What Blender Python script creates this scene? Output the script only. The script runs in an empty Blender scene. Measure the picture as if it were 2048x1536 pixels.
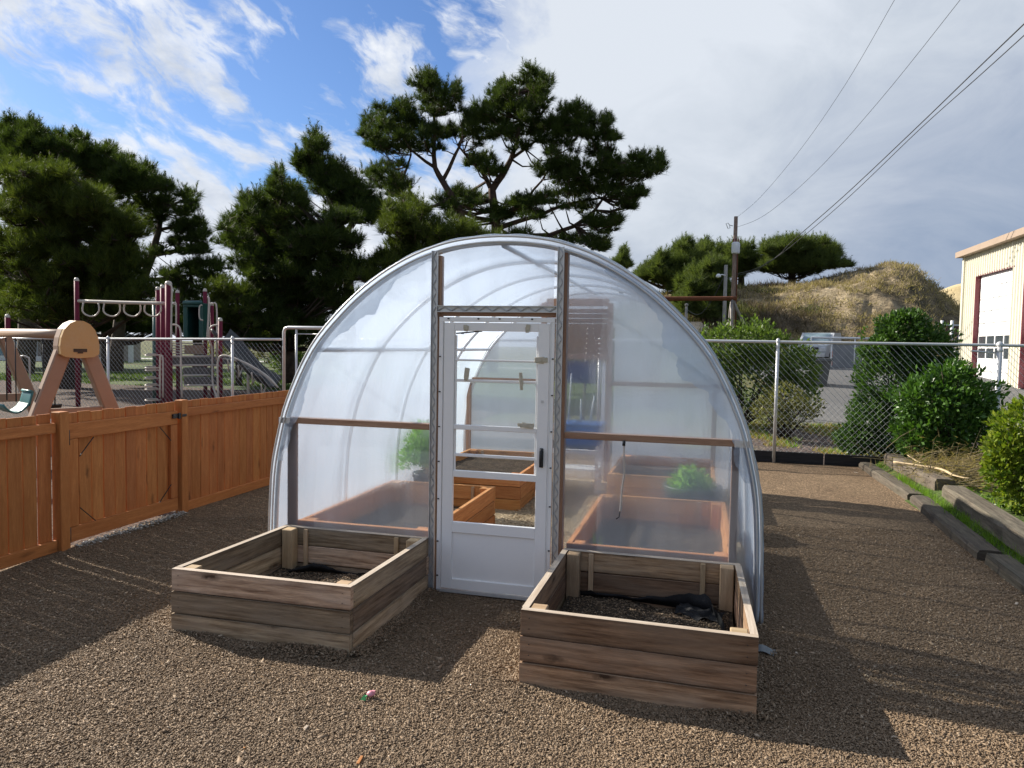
import bpy, math, random
import numpy as np
from mathutils import Vector, Matrix, noise as mnoise
random.seed(7); RNG = np.random.default_rng(7)
SC = bpy.context.scene; COL = SC.collection
R = math.radians

# ------------------------------------------------------------------ camera geometry (survey of the photograph)
F, H = 1463.0, 1.85
PI_, YA, RO = R(-3.0), R(14.4), R(1.04)
_f = np.array([-math.sin(YA)*math.cos(PI_), math.cos(YA)*math.cos(PI_), math.sin(PI_)])
_r0 = np.array([math.cos(YA), math.sin(YA), 0.0]); _u0 = np.cross(_r0, _f)
_r = math.cos(RO)*_r0 + math.sin(RO)*_u0; _u = -math.sin(RO)*_r0 + math.cos(RO)*_u0
CAM = np.array([0, 0, H])
def ray(x, y): return (_r*(x-1024) + _u*(768-y))/F + _f
def PD(x, y, D): return CAM + ray(x, y)*D
def PY(x, y, Y): d = ray(x, y); return CAM + d*(Y/d[1])
def PX(x, y, X): d = ray(x, y); return CAM + d*(X/d[0])
def GZ(x, y, z=0.0): d = ray(x, y); return CAM + d*((z-H)/d[2])

# ------------------------------------------------------------------ objects
def setp(o, label=None, cat=None, group=None, kind=None):
    if label: o['label'] = label
    if cat: o['category'] = cat
    if group: o['group'] = group
    if kind: o['kind'] = kind
    return o
def thing(name, label, cat, loc=(0, 0, 0), group=None):
    o = bpy.data.objects.new(name, None); COL.objects.link(o); o.location = loc
    o.empty_display_size = .2
    return setp(o, label, cat, group)
def wloc(o):
    v = Vector((0, 0, 0))
    while o: v += Vector(o.location); o = o.parent
    return v
def link(name, me, parent=None):
    o = bpy.data.objects.new(name, me); COL.objects.link(o)
    if parent is not None: o.parent = parent
    return o
class MB:
    """collects faces in world space; build() makes one mesh object"""
    def __init__(s): s.v, s.f, s.uv, s.mi, s.sm, s.ti, s.tint = [], [], [], [], [], [], None
    def face(s, pts, uvs=None, m=0, smooth=False):
        b = len(s.v); s.v.extend([tuple(p) for p in pts]); s.f.append(tuple(range(b, b+len(pts))))
        s.uv.append(uvs or [(0, 0)]*len(pts)); s.mi.append(m); s.sm.append(smooth)
    def box(s, c, size, ax=None, m=0, uvo=None, tint=None):
        f0 = len(s.f)
        c = Vector(c); ax = [Vector(a).normalized() for a in ax] if ax else [Vector((1, 0, 0)), Vector((0, 1, 0)), Vector((0, 0, 1))]
        L = max(range(3), key=lambda i: size[i])
        o = uvo if uvo else (0., 0.); tint = random.random() if tint is None else tint
        b = len(s.v); corners = []
        for k in range(8):
            sg = [(-1 if not (k >> i) & 1 else 1) for i in range(3)]
            p = c + sum((ax[i]*sg[i]*size[i]/2 for i in range(3)), Vector())
            s.v.append(tuple(p)); corners.append([sg[i]*size[i]/2 for i in range(3)])
        for q in ((0, 2, 3, 1), (4, 5, 7, 6), (0, 1, 5, 4), (2, 6, 7, 3), (0, 4, 6, 2), (1, 3, 7, 5)):
            s.f.append(tuple(b+i for i in q))
            loc = [corners[i] for i in q]
            nrm = [i for i in range(3) if len({round(l[i], 6) for l in loc}) == 1][0]
            others = [i for i in range(3) if i != nrm]
            if L in others: u = L; w = [i for i in others if i != L][0]
            else: u, w = others
            off = nrm*3.7
            s.ti.append((len(s.f)-1, tint)); s.uv.append([(o[0]+l[u]+off, o[1]+l[w]) for l in loc]); s.mi.append(m); s.sm.append(False)
    def bar(s, a, b, w, h, up=(0, 0, 1), m=0):
        a, b = Vector(a), Vector(b); d = (b-a); n = d.length; d.normalize(); up = Vector(up)
        x = d.cross(up)
        if x.length < 1e-4: x = d.cross(Vector((0, 1, 0)))
        x.normalize(); z = x.cross(d)
        s.box((a+b)/2, (n, w, h), (d, x, z), m)
    def tube(s, pts, r, n=8, cap=True, closed=False, m=0):
        pts = [Vector(p) for p in pts]; k = len(pts); rs = r if isinstance(r, (list, tuple)) else [r]*k
        prev = None; rings = []; L = 0; o = random.uniform(0, 30)
        for i, p in enumerate(pts):
            if closed: t = (pts[(i+1) % k]-pts[i-1])
            else: t = pts[min(i+1, k-1)]-pts[max(i-1, 0)]
            t.normalize()
            if prev is None:
                a = t.cross(Vector((0, 0, 1)))
                if a.length < .05: a = t.cross(Vector((0, 1, 0)))
                a.normalize()
            else:
                a = prev - t*prev.dot(t); a.normalize()
            prev = a; b = t.cross(a); base = len(s.v)
            for j in range(n):
                an = 2*math.pi*j/n; s.v.append(tuple(p + (a*math.cos(an)+b*math.sin(an))*rs[i]))
            if i: L += (p-pts[i-1]).length
            rings.append((base, L))
        cnt = k if closed else k-1
        for i in range(cnt):
            A, la = rings[i]; B, lb = rings[(i+1) % k]
            for j in range(n):
                j2 = (j+1) % n
                s.f.append((A+j, A+j2, B+j2, B+j))
                s.uv.append([(o+la, j/n*.3), (o+la, (j+1)/n*.3), (o+lb, (j+1)/n*.3), (o+lb, j/n*.3)]); s.mi.append(m); s.sm.append(True)
        if cap and not closed:
            for (A, _), rev in ((rings[0], True), (rings[-1], False)):
                ix = list(range(A, A+n)); ix = ix[::-1] if rev else ix
                s.f.append(tuple(ix)); s.uv.append([(0, 0)]*n); s.mi.append(m); s.sm.append(False)
    def lathe(s, prof, c, n=20, m=0, smooth=True):
        c = Vector(c); base = len(s.v); k = len(prof)
        for (r, z) in prof:
            for j in range(n):
                a = 2*math.pi*j/n; s.v.append((c.x+r*math.cos(a), c.y+r*math.sin(a), c.z+z))
        for i in range(k-1):
            for j in range(n):
                j2 = (j+1) % n
                s.f.append((base+i*n+j, base+i*n+j2, base+(i+1)*n+j2, base+(i+1)*n+j))
                s.uv.append([(j/n, i), ((j+1)/n, i), ((j+1)/n, i+1), (j/n, i+1)]); s.mi.append(m); s.sm.append(smooth)
    def prism(s, poly, d, m=0):
        """polygon (3d points) extruded along vector d"""
        poly = [Vector(p) for p in poly]; d = Vector(d); n = len(poly); o = random.uniform(0, 9)
        q = [p+d for p in poly]
        s.face(poly[::-1], [(o+p.x+p.y, o+p.z) for p in poly[::-1]], m); s.face(q, [(o+p.x+p.y, o+p.z) for p in q], m)
        for i in range(n):
            j = (i+1) % n; l = (poly[j]-poly[i]).length
            s.face([poly[i], poly[j], q[j], q[i]], [(0, 0), (l, 0), (l, d.length), (0, d.length)], m)
    def grid(s, fn, nu, nv, m=0, smooth=True):
        base = len(s.v)
        for i in range(nu+1):
            for j in range(nv+1): s.v.append(tuple(fn(i/nu, j/nv)))
        for i in range(nu):
            for j in range(nv):
                a = base+i*(nv+1)+j
                s.f.append((a, a+nv+1, a+nv+2, a+1))
                s.uv.append([(i/nu, j/nv), ((i+1)/nu, j/nv), ((i+1)/nu, (j+1)/nv), (i/nu, (j+1)/nv)]); s.mi.append(m); s.sm.append(smooth)
    def build(s, name, mats, parent=None, bevel=0.0, label=None):
        me = bpy.data.meshes.new(name)
        off = np.array(wloc(parent)) if parent is not None else np.zeros(3)
        v = np.array(s.v, dtype=np.float64)-off
        me.from_pydata([tuple(p) for p in v], [], s.f)
        uv = me.uv_layers.new(name='UVMap')
        flat = np.array([c for fu in s.uv for p in fu for c in p], dtype=np.float32)
        uv.data.foreach_set('uv', flat)
        me.polygons.foreach_set('material_index', np.array(s.mi, dtype=np.int32))
        me.polygons.foreach_set('use_smooth', np.array(s.sm, dtype=bool))
        tv = np.full(len(s.f), random.random(), dtype=np.float32)
        for i_, t_ in s.ti: tv[i_] = t_
        at_ = me.attributes.new('tint', 'FLOAT', 'FACE'); at_.data.foreach_set('value', tv)
        for mt in (mats if isinstance(mats, (list, tuple)) else [mats]): me.materials.append(mt)
        me.update()
        o = link(name, me, parent)
        if bevel:
            b = o.modifiers.new('edge', 'BEVEL'); b.width = bevel; b.segments = 1; b.limit_method = 'ANGLE'; b.angle_limit = R(50)
        if label: o['label'] = label
        return o
def np_mesh(name, V, Fc, mat, parent=None, smooth=False):
    """V (n,3), Fc (m,k) same-size faces, fast"""
    off = np.array(wloc(parent)) if parent is not None else np.zeros(3)
    me = bpy.data.meshes.new(name); k = Fc.shape[1]
    me.vertices.add(len(V)); me.vertices.foreach_set('co', (V-off).astype(np.float32).ravel())
    me.loops.add(Fc.size); me.loops.foreach_set('vertex_index', Fc.astype(np.int32).ravel())
    me.polygons.add(len(Fc)); me.polygons.foreach_set('loop_start', np.arange(0, Fc.size, k, dtype=np.int32))
    me.polygons.foreach_set('loop_total', np.full(len(Fc), k, dtype=np.int32))
    if smooth: me.polygons.foreach_set('use_smooth', np.ones(len(Fc), dtype=bool))
    me.materials.append(mat); me.update(calc_edges=True); me.validate()
    return link(name, me, parent)
def copy_tree(o, dloc=None, parent=None, label=None):
    c = o.copy(); COL.objects.link(c)
    if parent is not None: c.parent = parent
    if dloc is not None: c.location = Vector(o.location)+Vector(dloc)
    if label: c['label'] = label
    for ch in list(o.children): copy_tree(ch, None, c)
    return c

# ------------------------------------------------------------------ materials
def newmat(name):
    m = bpy.data.materials.new(name); m.use_nodes = True; nt = m.node_tree; nt.nodes.clear()
    out = nt.nodes.new('ShaderNodeOutputMaterial'); return m, nt, out
class N:
    def __init__(s, nt): s.nt = nt
    def __call__(s, typ, **kw):
        n = s.nt.nodes.new(typ)
        for k, v in kw.items():
            if k.startswith('i_'):
                n.inputs[k[2:].replace('_', ' ')].default_value = v
            else: setattr(n, k, v)
        return n
    def l(s, a, b): s.nt.links.new(a, b)
    def math(s, op, a, b=None, clamp=False):
        n = s.nt.nodes.new('ShaderNodeMath'); n.operation = op; n.use_clamp = clamp
        for i, x in enumerate((a, b)):
            if x is None: continue
            if isinstance(x, (int, float)): n.inputs[i].default_value = x
            else: s.l(x, n.inputs[i])
        return n.outputs[0]
    def mix(s, fac, a, b, mode='MIX'):
        n = s.nt.nodes.new('ShaderNodeMix'); n.data_type = 'RGBA'; n.blend_type = mode
        for sock, x in ((n.inputs[0], fac), (n.inputs[6], a), (n.inputs[7], b)):
            if isinstance(x, (int, float)): sock.default_value = x
            elif isinstance(x, tuple): sock.default_value = (*x, 1) if len(x) == 3 else x
            else: s.l(x, sock)
        return n.outputs[2]
    def ramp(s, fac, stops, interp='LINEAR'):
        n = s.nt.nodes.new('ShaderNodeValToRGB'); cr = n.color_ramp; cr.interpolation = interp
        while len(cr.elements) < len(stops): cr.elements.new(.5)
        for e, (p, c) in zip(cr.elements, stops):
            e.position = p; e.color = (*c, 1) if isinstance(c, tuple) else (c, c, c, 1)
        s.l(fac, n.inputs[0]); return n.outputs[0]
    def noise(s, vec, scale, detail=4, rough=.55, dist=0.0):
        n = s.nt.nodes.new('ShaderNodeTexNoise')
        n.inputs['Scale'].default_value = scale; n.inputs['Detail'].default_value = detail
        n.inputs['Roughness'].default_value = rough; n.inputs['Distortion'].default_value = dist
        if vec is not None: s.l(vec, n.inputs['Vector'])
        return n.outputs[0]
    def mapping(s, vec, scale=(1, 1, 1), rot=(0, 0, 0), loc=(0, 0, 0)):
        n = s.nt.nodes.new('ShaderNodeMapping'); n.inputs['Scale'].default_value = scale
        n.inputs['Rotation'].default_value = rot; n.inputs['Location'].default_value = loc
        s.l(vec, n.inputs['Vector']); return n.outputs[0]
    def bump(s, h, strength=.3, dist=.01):
        n = s.nt.nodes.new('ShaderNodeBump'); n.inputs['Strength'].default_value = strength; n.inputs['Distance'].default_value = dist
        s.l(h, n.inputs['Height']); return n.outputs[0]
    def princ(s, col, rough=.6, metal=0.0, normal=None, spec=.5):
        n = s.nt.nodes.new('ShaderNodeBsdfPrincipled')
        if isinstance(col, tuple): n.inputs['Base Color'].default_value = (*col, 1)
        else: s.l(col, n.inputs['Base Color'])
        if isinstance(rough, (int, float)): n.inputs['Roughness'].default_value = rough
        else: s.l(rough, n.inputs['Roughness'])
        n.inputs['Metallic'].default_value = metal; n.inputs['Specular IOR Level'].default_value = spec
        if normal is not None: s.l(normal, n.inputs['Normal'])
        return n.outputs[0]
def wood(name, dark, light, stain=(.5, .5, .5), stain_amt=.4, rough=.85, knots=.6, var=.25, grain=14., bump=.25, edge=0.):
    m, nt, out = newmat(name); n = N(nt)
    uv = n('ShaderNodeUVMap').outputs[0]; isl = n('ShaderNodeAttribute', attribute_name='tint').outputs['Fac']
    off = n('ShaderNodeCombineXYZ'); n.l(n.math('MULTIPLY', isl, 37.), off.inputs[0]); n.l(n.math('MULTIPLY', isl, 91.), off.inputs[1])
    va = n('ShaderNodeVectorMath', operation='ADD'); n.l(uv, va.inputs[0]); n.l(off.outputs[0], va.inputs[1]); p = va.outputs[0]
    g = n.noise(n.mapping(p, (.9, grain*1.25, 1)), 3.0, 8, .6, .35)
    fine = n.noise(n.mapping(p, (5, grain*9, 1)), 3.0, 3, .6)
    col = n.ramp(g, [(.3, dark), (.68, light)])
    col = n.mix(n.ramp(fine, [(.35, .35), (.6, 0.)]), col, tuple(c*.55 for c in dark))
    sv = n('ShaderNodeSeparateXYZ'); n.l(uv, sv.inputs[0]); ed_ = n.math('ADD', n.math('ABSOLUTE', sv.outputs[1]), n.math('MULTIPLY', n.math('SUBTRACT', n.noise(n.mapping(p, (4, 1, 1)), 3., 4, .6), .5), .022))
    col = n.mix(n.math('MULTIPLY', n.ramp(n.math('MULTIPLY', ed_, 8.), [(.40, 0.), (.56, 1.)]), edge), col, tuple(c*.6 for c in dark))
    st = n.noise(n.mapping(p, (1.0, 4.5, 1)), 1.8, 6, .6, .3)
    col = n.mix(n.math('MULTIPLY', n.ramp(st, [(.42, 0.), (.68, 1.)]), stain_amt), col, stain)
    vor = n('ShaderNodeTexVoronoi'); vor.inputs['Scale'].default_value = 1.0
    kw = n.noise(p, 22., 3, .6); ka = n('ShaderNodeVectorMath', operation='SCALE'); kc = n('ShaderNodeCombineXYZ'); n.l(kw, kc.inputs[0]); n.l(kw, kc.inputs[1]); n.l(kc.outputs[0], ka.inputs[0]); ka.inputs['Scale'].default_value = .22
    kb = n('ShaderNodeVectorMath', operation='ADD'); n.l(n.mapping(p, (2.1, 6.5, 1)), kb.inputs[0]); n.l(ka.outputs[0], kb.inputs[1]); n.l(kb.outputs[0], vor.inputs['Vector'])
    ksel = n('ShaderNodeSeparateColor'); n.l(vor.outputs['Color'], ksel.inputs[0])
    kn = n.math('MULTIPLY', n.ramp(vor.outputs['Distance'], [(.05, 1.), (.10, .6), (.19, 0.)]), n.ramp(ksel.outputs[1], [(.38, 0.), (.46, 1.)]))
    col = n.mix(n.math('MULTIPLY', kn, knots), col, tuple(c*.32 for c in dark))
    col = n.mix(1.0, col, n.ramp(isl, [(0, 1-var), (1, 1+var*.6)]), 'MULTIPLY')
    hs = n('ShaderNodeHueSaturation'); n.l(n.math('ADD', n.math('MULTIPLY', n.math('FRACT', n.math('MULTIPLY', isl, 7.3)), .055*var), .5-.0275*var), hs.inputs['Hue']); n.l(col, hs.inputs['Color'])
    n.l(n.princ(hs.outputs[0], rough, 0, n.bump(n.math('ADD', g, n.math('MULTIPLY', fine, .4)), bump, .006), .3), out.inputs[0])
    return m
def paint(name, col, rough=.45, metal=0., dirt=.25, dscale=6., bump=0., spec=.5, dcol=None):
    m, nt, out = newmat(name); n = N(nt); obj = n('ShaderNodeTexCoord').outputs['Object']
    a = n.noise(obj, dscale, 6, .65); b = n.noise(obj, dscale*7, 4, .6)
    c = n.mix(n.math('MULTIPLY', n.ramp(a, [(.42, 0.), (.75, 1.)]), dirt), col, dcol or tuple(x*.45 for x in col))
    c = n.mix(n.math('MULTIPLY', n.ramp(b, [(.5, 0.), (.7, 1.)]), dirt*.5), c, tuple(x*.6 for x in col))
    rr = n.math('ADD', n.math('MULTIPLY', a, .25), rough-.1)
    n.l(n.princ(c, rr, metal, n.bump(b, bump, .01) if bump else None, spec), out.inputs[0]); return m
def leafmat(name, a, b, trans=.35, rough=.45, spec=.4, tip=None):
    m, nt, out = newmat(name); n = N(nt); isl = n('ShaderNodeNewGeometry').outputs['Random Per Island']
    obj = n('ShaderNodeTexCoord').outputs['Object']
    cl = n.noise(obj, 1.1, 3, .6)
    t = n.math('ADD', n.math('MULTIPLY', isl, .6), n.math('MULTIPLY', cl, .5), True)
    col = n.ramp(t, [(.12, a), (.85, b)] + ([(.97, tip)] if tip else []))
    pr = n.princ(col, rough, 0, None, spec)
    tr = n('ShaderNodeBsdfTranslucent'); n.l(n.mix(1., col, (1.5, 1.6, .7), 'MULTIPLY'), tr.inputs[0])
    mx = n('ShaderNodeMixShader'); mx.inputs[0].default_value = trans; n.l(pr, mx.inputs[1]); n.l(tr.outputs[0], mx.inputs[2])
    n.l(mx.outputs[0], out.inputs[0]); return m
def chipmat(name, stops, rough=.7, spec=.35):
    m, nt, out = newmat(name); n = N(nt); isl = n('ShaderNodeNewGeometry').outputs['Random Per Island']
    obj = n('ShaderNodeTexCoord').outputs['Object']
    big = n.noise(obj, .55, 4, .6)
    col = n.mix(1., n.ramp(isl, stops), n.ramp(big, [(.3, .82), (.7, 1.12)]), 'MULTIPLY')
    n.l(n.princ(col, rough, 0, None, spec), out.inputs[0]); return m
def groundmat(name, cols, scale, bscale, bstr=.5, bdist=.02, fine=None, rough=.9):
    """cols: list of (pos,col) over big noise; fine: cell speckle"""
    m, nt, out = newmat(name); n = N(nt); obj = n('ShaderNodeTexCoord').outputs['Object']
    a = n.noise(obj, scale, 7, .62, .2); c = n.ramp(a, cols)
    vor = n('ShaderNodeTexVoronoi'); vor.inputs['Scale'].default_value = bscale; n.l(n.mapping(obj, (1, 1.7, 1), (0, 0, .6)), vor.inputs['Vector'])
    sp = n('ShaderNodeSeparateColor'); n.l(vor.outputs['Color'], sp.inputs[0])
    c = n.mix(1., c, n.ramp(sp.outputs[0], fine or [(0, .45), (.6, 1.), (1, 1.7)]), 'MULTIPLY')
    f2 = n.noise(obj, bscale*.6, 5, .7)
    hgt = n.math('ADD', n.math('MULTIPLY', vor.outputs['Distance'], -1.), f2)
    n.l(n.princ(c, rough, 0, n.bump(hgt, bstr, bdist), .25), out.inputs[0]); return m

M = {}
M['cedar'] = wood('stained_cedar', (.43, .145, .038), (.61, .238, .070), (.36, .105, .022), .45, .65, .8, .13, 7)
M['cedar_raw'] = wood('fresh_cedar', (.46, .18, .055), (.72, .36, .135), (.50, .18, .06), .35, .8, .5, .22, 12)
M['bed_gray'] = wood('weathered_planks', (.145, .085, .046), (.60, .44, .285), (.52, .42, .315), .55, .62, .95, .48, 11, .6, .75)
M['bed_brown'] = wood('weathered_brown_planks', (.115, .058, .030), (.47, .285, .165), (.44, .325, .23), .5, .62, 1., .42, 11, .6, .75)
M['bed_post'] = wood('bed_post_wood', (.34, .225, .125), (.58, .43, .265), (.38, .25, .14), .35, .7, .5, .2, 9)
M['bed_top'] = wood('pale_glare_wood', (.42, .33, .25), (.62, .53, .43), (.4, .3, .2), .3, .8, .3, .1, 12)  # pale wood: painted sun glare on bed rims, plain tone on loose chips
M['lumber'] = wood('redwood_lumber', (.30, .16, .10), (.47, .29, .19), (.36, .22, .15), .3, .8, .4, .15, 10)
M['tie'] = wood('old_railroad_tie', (.045, .036, .027), (.17, .138, .105), (.13, .12, .085), .45, .9, .3, .35, 9, 1.)
M['black_board'] = wood('tarred_edging_board', (.010, .010, .012), (.035, .033, .034), (.02, .02, .02), .3, .7, .2, .2, 8, .3)
M['galv'] = paint('galvanized_steel', (.62, .62, .61), .42, .45, .25, 9.)
M['wire'] = paint('fence_wire', (.52, .54, .54), .5, .35, .2, 5.)
M['whitepipe'] = paint('white_pipe', (.74, .76, .78), .35, 0., .12, 5.)
M['white'] = paint('white_aluminium', (.87, .86, .84), .4, 0., .08, 2.5, 0, .5, (.52, .52, .5))
M['whitewood'] = paint('white_siding', (.68, .69, .70), .6, 0., .2, 2.)
M['screw'] = paint('dark_screws', (.02, .02, .022), .4, .3, .1)
M['black'] = paint('black_plastic', (.014, .014, .016), .45, 0., .3, 8.)
M['fabric'] = paint('black_weed_fabric', (.007, .007, .008), .6, 0., .3, 20., .4, .3)
M['foam'] = paint('old_tape_foam', (.58, .53, .42), .9, 0., .5, 40., .5, .2, (.32, .26, .15))
M['maroon'] = paint('maroon_powder_coat', (.15, .010, .030), .6, .0, .2, 4., 0, .25)
M['beige'] = paint('beige_powder_coat', (.55, .48, .40), .4, 0., .15, 4.)
M['tan'] = paint('tan_plastic', (.33, .215, .14), .5, 0., .2, 5.)
M['tancap'] = paint('yellow_plastic', (.52, .33, .13), .5, 0., .3, 7., 0, .4, (.5, .4, .28))
M['teal'] = paint('teal_plastic', (.035, .16, .16), .4, 0., .25, 5.)
M['dkteal'] = paint('dark_green_plastic', (.012, .075, .062), .4, 0., .2, 4.)
M['grayslide'] = paint('dark_gray_plastic', (.035, .037, .037), .5, 0., .3, 4.)
M['deck'] = paint('coated_gray_steel', (.10, .095, .09), .6, 0., .3, 4.)
M['bark'] = wood('pine_bark', (.035, .025, .018), (.13, .095, .07), (.07, .06, .05), .4, .95, .2, .2, 7, .9)
M['barkred'] = wood('reddish_pine_bark', (.045, .03, .025), (.16, .10, .075), (.08, .06, .05), .4, .95, .1, .2, 7, .7)
M['pole'] = wood('utility_pole_wood', (.16, .10, .075), (.36, .26, .20), (.25, .2, .18), .4, .9, .2, .1, 8, .4)
M['polegray'] = wood('gray_pole_wood', (.22, .2, .18), (.42, .40, .37), (.3, .28, .26), .4, .9, .2, .1, 8, .4)
M['clipwire'] = paint('channel_wire', (.50, .51, .52), .5, .3, .2)
M['rust'] = paint('rusted_steel', (.16, .058, .028), .85, .2, .6, 8., .4, .3, (.07, .03, .02))
M['dullsteel'] = paint('dull_steel_pipe', (.27, .25, .23), .6, .4, .5, 6., .2, .4, (.14, .09, .06))
M['cable'] = paint('black_cable', (.03, .03, .034), .6, 0., .1)
M['soil'] = groundmat('garden_soil', [(.3, (.045, .032, .020)), (.7, (.095, .068, .044))], 6, 60, .8, .02)
M['blue'] = paint('blue_plastic', (.03, .12, .36), .45, 0., .2, 5.)
M['bluedark'] = paint('navy_enamel', (.016, .026, .11), .35, 0., .2, 5.)
M['cord'] = paint('cotton_cord', (.62, .55, .48), .9, 0., .2)
M['pink'] = paint('pink_plastic', (.70, .30, .36), .4, 0., .1)
M['green'] = paint('green_plastic', (.10, .55, .20), .4, 0., .1)
M['slate'] = paint('slate_plastic_scrap', (.10, .125, .145), .5, 0., .3, 20.)
M['pine'] = leafmat('pine_needles', (.012, .026, .007), (.066, .092, .022), .32, .6, .15, (.13, .14, .035))
M['pine_light'] = leafmat('pine_needles_light', (.018, .036, .008), (.095, .118, .025), .34, .6, .15, (.18, .18, .05))
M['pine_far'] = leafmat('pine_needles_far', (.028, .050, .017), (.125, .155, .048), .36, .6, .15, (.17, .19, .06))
M['leaf'] = leafmat('glossy_evergreen_leaves', (.026, .068, .013), (.085, .175, .030), .25, .42, .35, (.16, .22, .05))
M['leaf_dark'] = leafmat('dark_evergreen_leaves', (.022, .056, .013), (.078, .15, .030), .25, .42, .35, (.16, .23, .06))
M['leaf_yellow'] = leafmat('yellow_green_leaves', (.05, .12, .015), (.24, .28, .03), .3, .42, .35, (.42, .36, .04))
M['leaf_bush'] = leafmat('bushy_leaves', (.028, .058, .014), (.13, .19, .04), .35, .5, .3, (.2, .25, .06))
M['leaf_dry'] = leafmat('dry_shrub_leaves', (.05, .05, .018), (.20, .20, .07), .3, .7, .2, (.3, .27, .1))
M['lettuce'] = leafmat('lettuce_leaves', (.08, .19, .03), (.25, .44, .09), .45, .45, .4)
M['grassmat'] = leafmat('grass_blades', (.06, .13, .015), (.20, .34, .035), .4, .5, .3, (.34, .38, .07))
M['drygrass'] = leafmat('dry_grass_blades', (.16, .115, .05), (.42, .33, .17), .35, .8, .15, (.50, .42, .24))
M['lawngrass'] = leafmat('lawn_blades', (.030, .060, .010), (.085, .135, .025), .3, .6, .2)
M['dunegrass'] = leafmat('dune_tussock_blades', (.16, .125, .075), (.38, .31, .20), .3, .85, .1, (.48, .41, .28))
M['brownscrub'] = leafmat('brown_scrub_twigs', (.085, .065, .05), (.20, .16, .12), .2, .9, .1)
M['scrub'] = leafmat('hill_scrub_leaves', (.045, .055, .022), (.15, .155, .065), .25, .8, .15, (.26, .21, .12))
M['twig'] = paint('dead_twigs', (.20, .165, .10), .9, 0., .5, 10., 0, .3, (.1, .09, .04))
M['branchpale'] = paint('peeled_branch', (.55, .42, .25), .8, 0., .4, 10.)
SUN_E, EXPO, SKY_S, CLOUD_S = 4.3, 1.03, .10, .655
# ------------------------------------------------------------------ camera, sun, sky
cd = bpy.data.cameras.new('camera'); cam = bpy.data.objects.new('camera', cd); COL.objects.link(cam)
cd.sensor_width = 36; cd.lens = F/2048*36; cd.clip_end = 2000; cd.clip_start = .05
mw = Matrix(((_r[0], _u[0], -_f[0], 0), (_r[1], _u[1], -_f[1], 0), (_r[2], _u[2], -_f[2], H), (0, 0, 0, 1)))
cam.matrix_world = mw; SC.camera = cam
SUN = Vector((-.67, .20, .425)).normalized(); EL = math.asin(SUN.z)
sl = bpy.data.lights.new('sun', 'SUN'); sl.energy = SUN_E; sl.angle = R(.55); sl.color = (1, .93, .82)
so = bpy.data.objects.new('sun', sl); COL.objects.link(so); so.rotation_euler = SUN.to_track_quat('Z', 'Y').to_euler()
SC.view_settings.view_transform = 'Standard'; SC.view_settings.look = 'None'; SC.view_settings.exposure = EXPO; SC.view_settings.gamma = 1
SC.cycles.use_denoising = True; SC.cycles.transparent_max_bounces = 24; SC.cycles.max_bounces = 10
SC.cycles.sample_clamp_indirect = 6; SC.cycles.caustics_reflective = False; SC.cycles.caustics_refractive = False

W = bpy.data.worlds.new('World'); SC.world = W; W.use_nodes = True
nt = W.node_tree; nt.nodes.clear(); n = N(nt)
wo = nt.nodes.new('ShaderNodeOutputWorld')
sky = n('ShaderNodeTexSky'); sky.sky_type = 'NISHITA'; sky.sun_disc = False; sky.sun_elevation = EL
sky.sun_rotation = math.atan2(SUN.x, SUN.y); sky.air_density = 1.1; sky.dust_density = .5; sky.ozone_density = 2.2
bg1 = n('ShaderNodeBackground'); bg1.inputs[1].default_value = SKY_S
n.l(n.mix(1., sky.outputs[0], (.365, .465, .635), 'MULTIPLY'), bg1.inputs[0])
tc = n('ShaderNodeTexCoord').outputs['Generated']
nv = n('ShaderNodeVectorMath', operation='NORMALIZE'); n.l(tc, nv.inputs[0]); D = nv.outputs[0]
sp = n('ShaderNodeSeparateXYZ'); n.l(D, sp.inputs[0]); dx, dy, dz = sp.outputs
# azimuth measured clockwise from +Y, radians
az = n.math('ARCTAN2', dx, dy)
zz = n.math('ADD', n.math('MAXIMUM', dz, 0.), .10)
cv = n('ShaderNodeCombineXYZ'); n.l(n.math('DIVIDE', dx, zz), cv.inputs[0]); n.l(n.math('DIVIDE', dy, zz), cv.inputs[1])
P0 = cv.outputs[0]
pa = n('ShaderNodeCombineXYZ'); n.l(az, pa.inputs[0]); n.l(dz, pa.inputs[1]); PA = pa.outputs[0]
# high streaky cirrus (rows of torn puffs) on the cloud plane
pr_ = n.mapping(PA, (1, 1, 1), (0, 0, R(27)))
warp = n.noise(n.mapping(PA, (1, 1, 1), (0, 0, 0), (2., 3., 0)), 7., 3, .5)
wv = n('ShaderNodeCombineXYZ'); n.l(n.math('MULTIPLY', n.math('SUBTRACT', warp, .5), .10), wv.inputs[0]); n.l(n.math('MULTIPLY', n.math('SUBTRACT', warp, .5), .07), wv.inputs[1])
ad = n('ShaderNodeVectorMath', operation='ADD'); n.l(pr_, ad.inputs[0]); n.l(wv.outputs[0], ad.inputs[1]); PR = ad.outputs[0]
c1 = n.noise(n.mapping(PR, (1.0, 2.1, 1), (0, 0, 0), (3.1, 1.7, 0)), 9.5, 9, .58, .25)
c2 = n.noise(n.mapping(PR, (1.0, 1.9, 1), (0, 0, 0), (7.3, 2.2, 0)), 19., 8, .66, .35)
c3 = n.noise(n.mapping(PA, (1, 1.6, 1), (0, 0, 0), (1.2, 5.5, 0)), 4.2, 4, .5, .2)
cir = n.math('ADD', n.math('MULTIPLY', c1, .62), n.math('ADD', n.math('MULTIPLY', c2, .24), n.math('MULTIPLY', c3, .30)))
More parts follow.
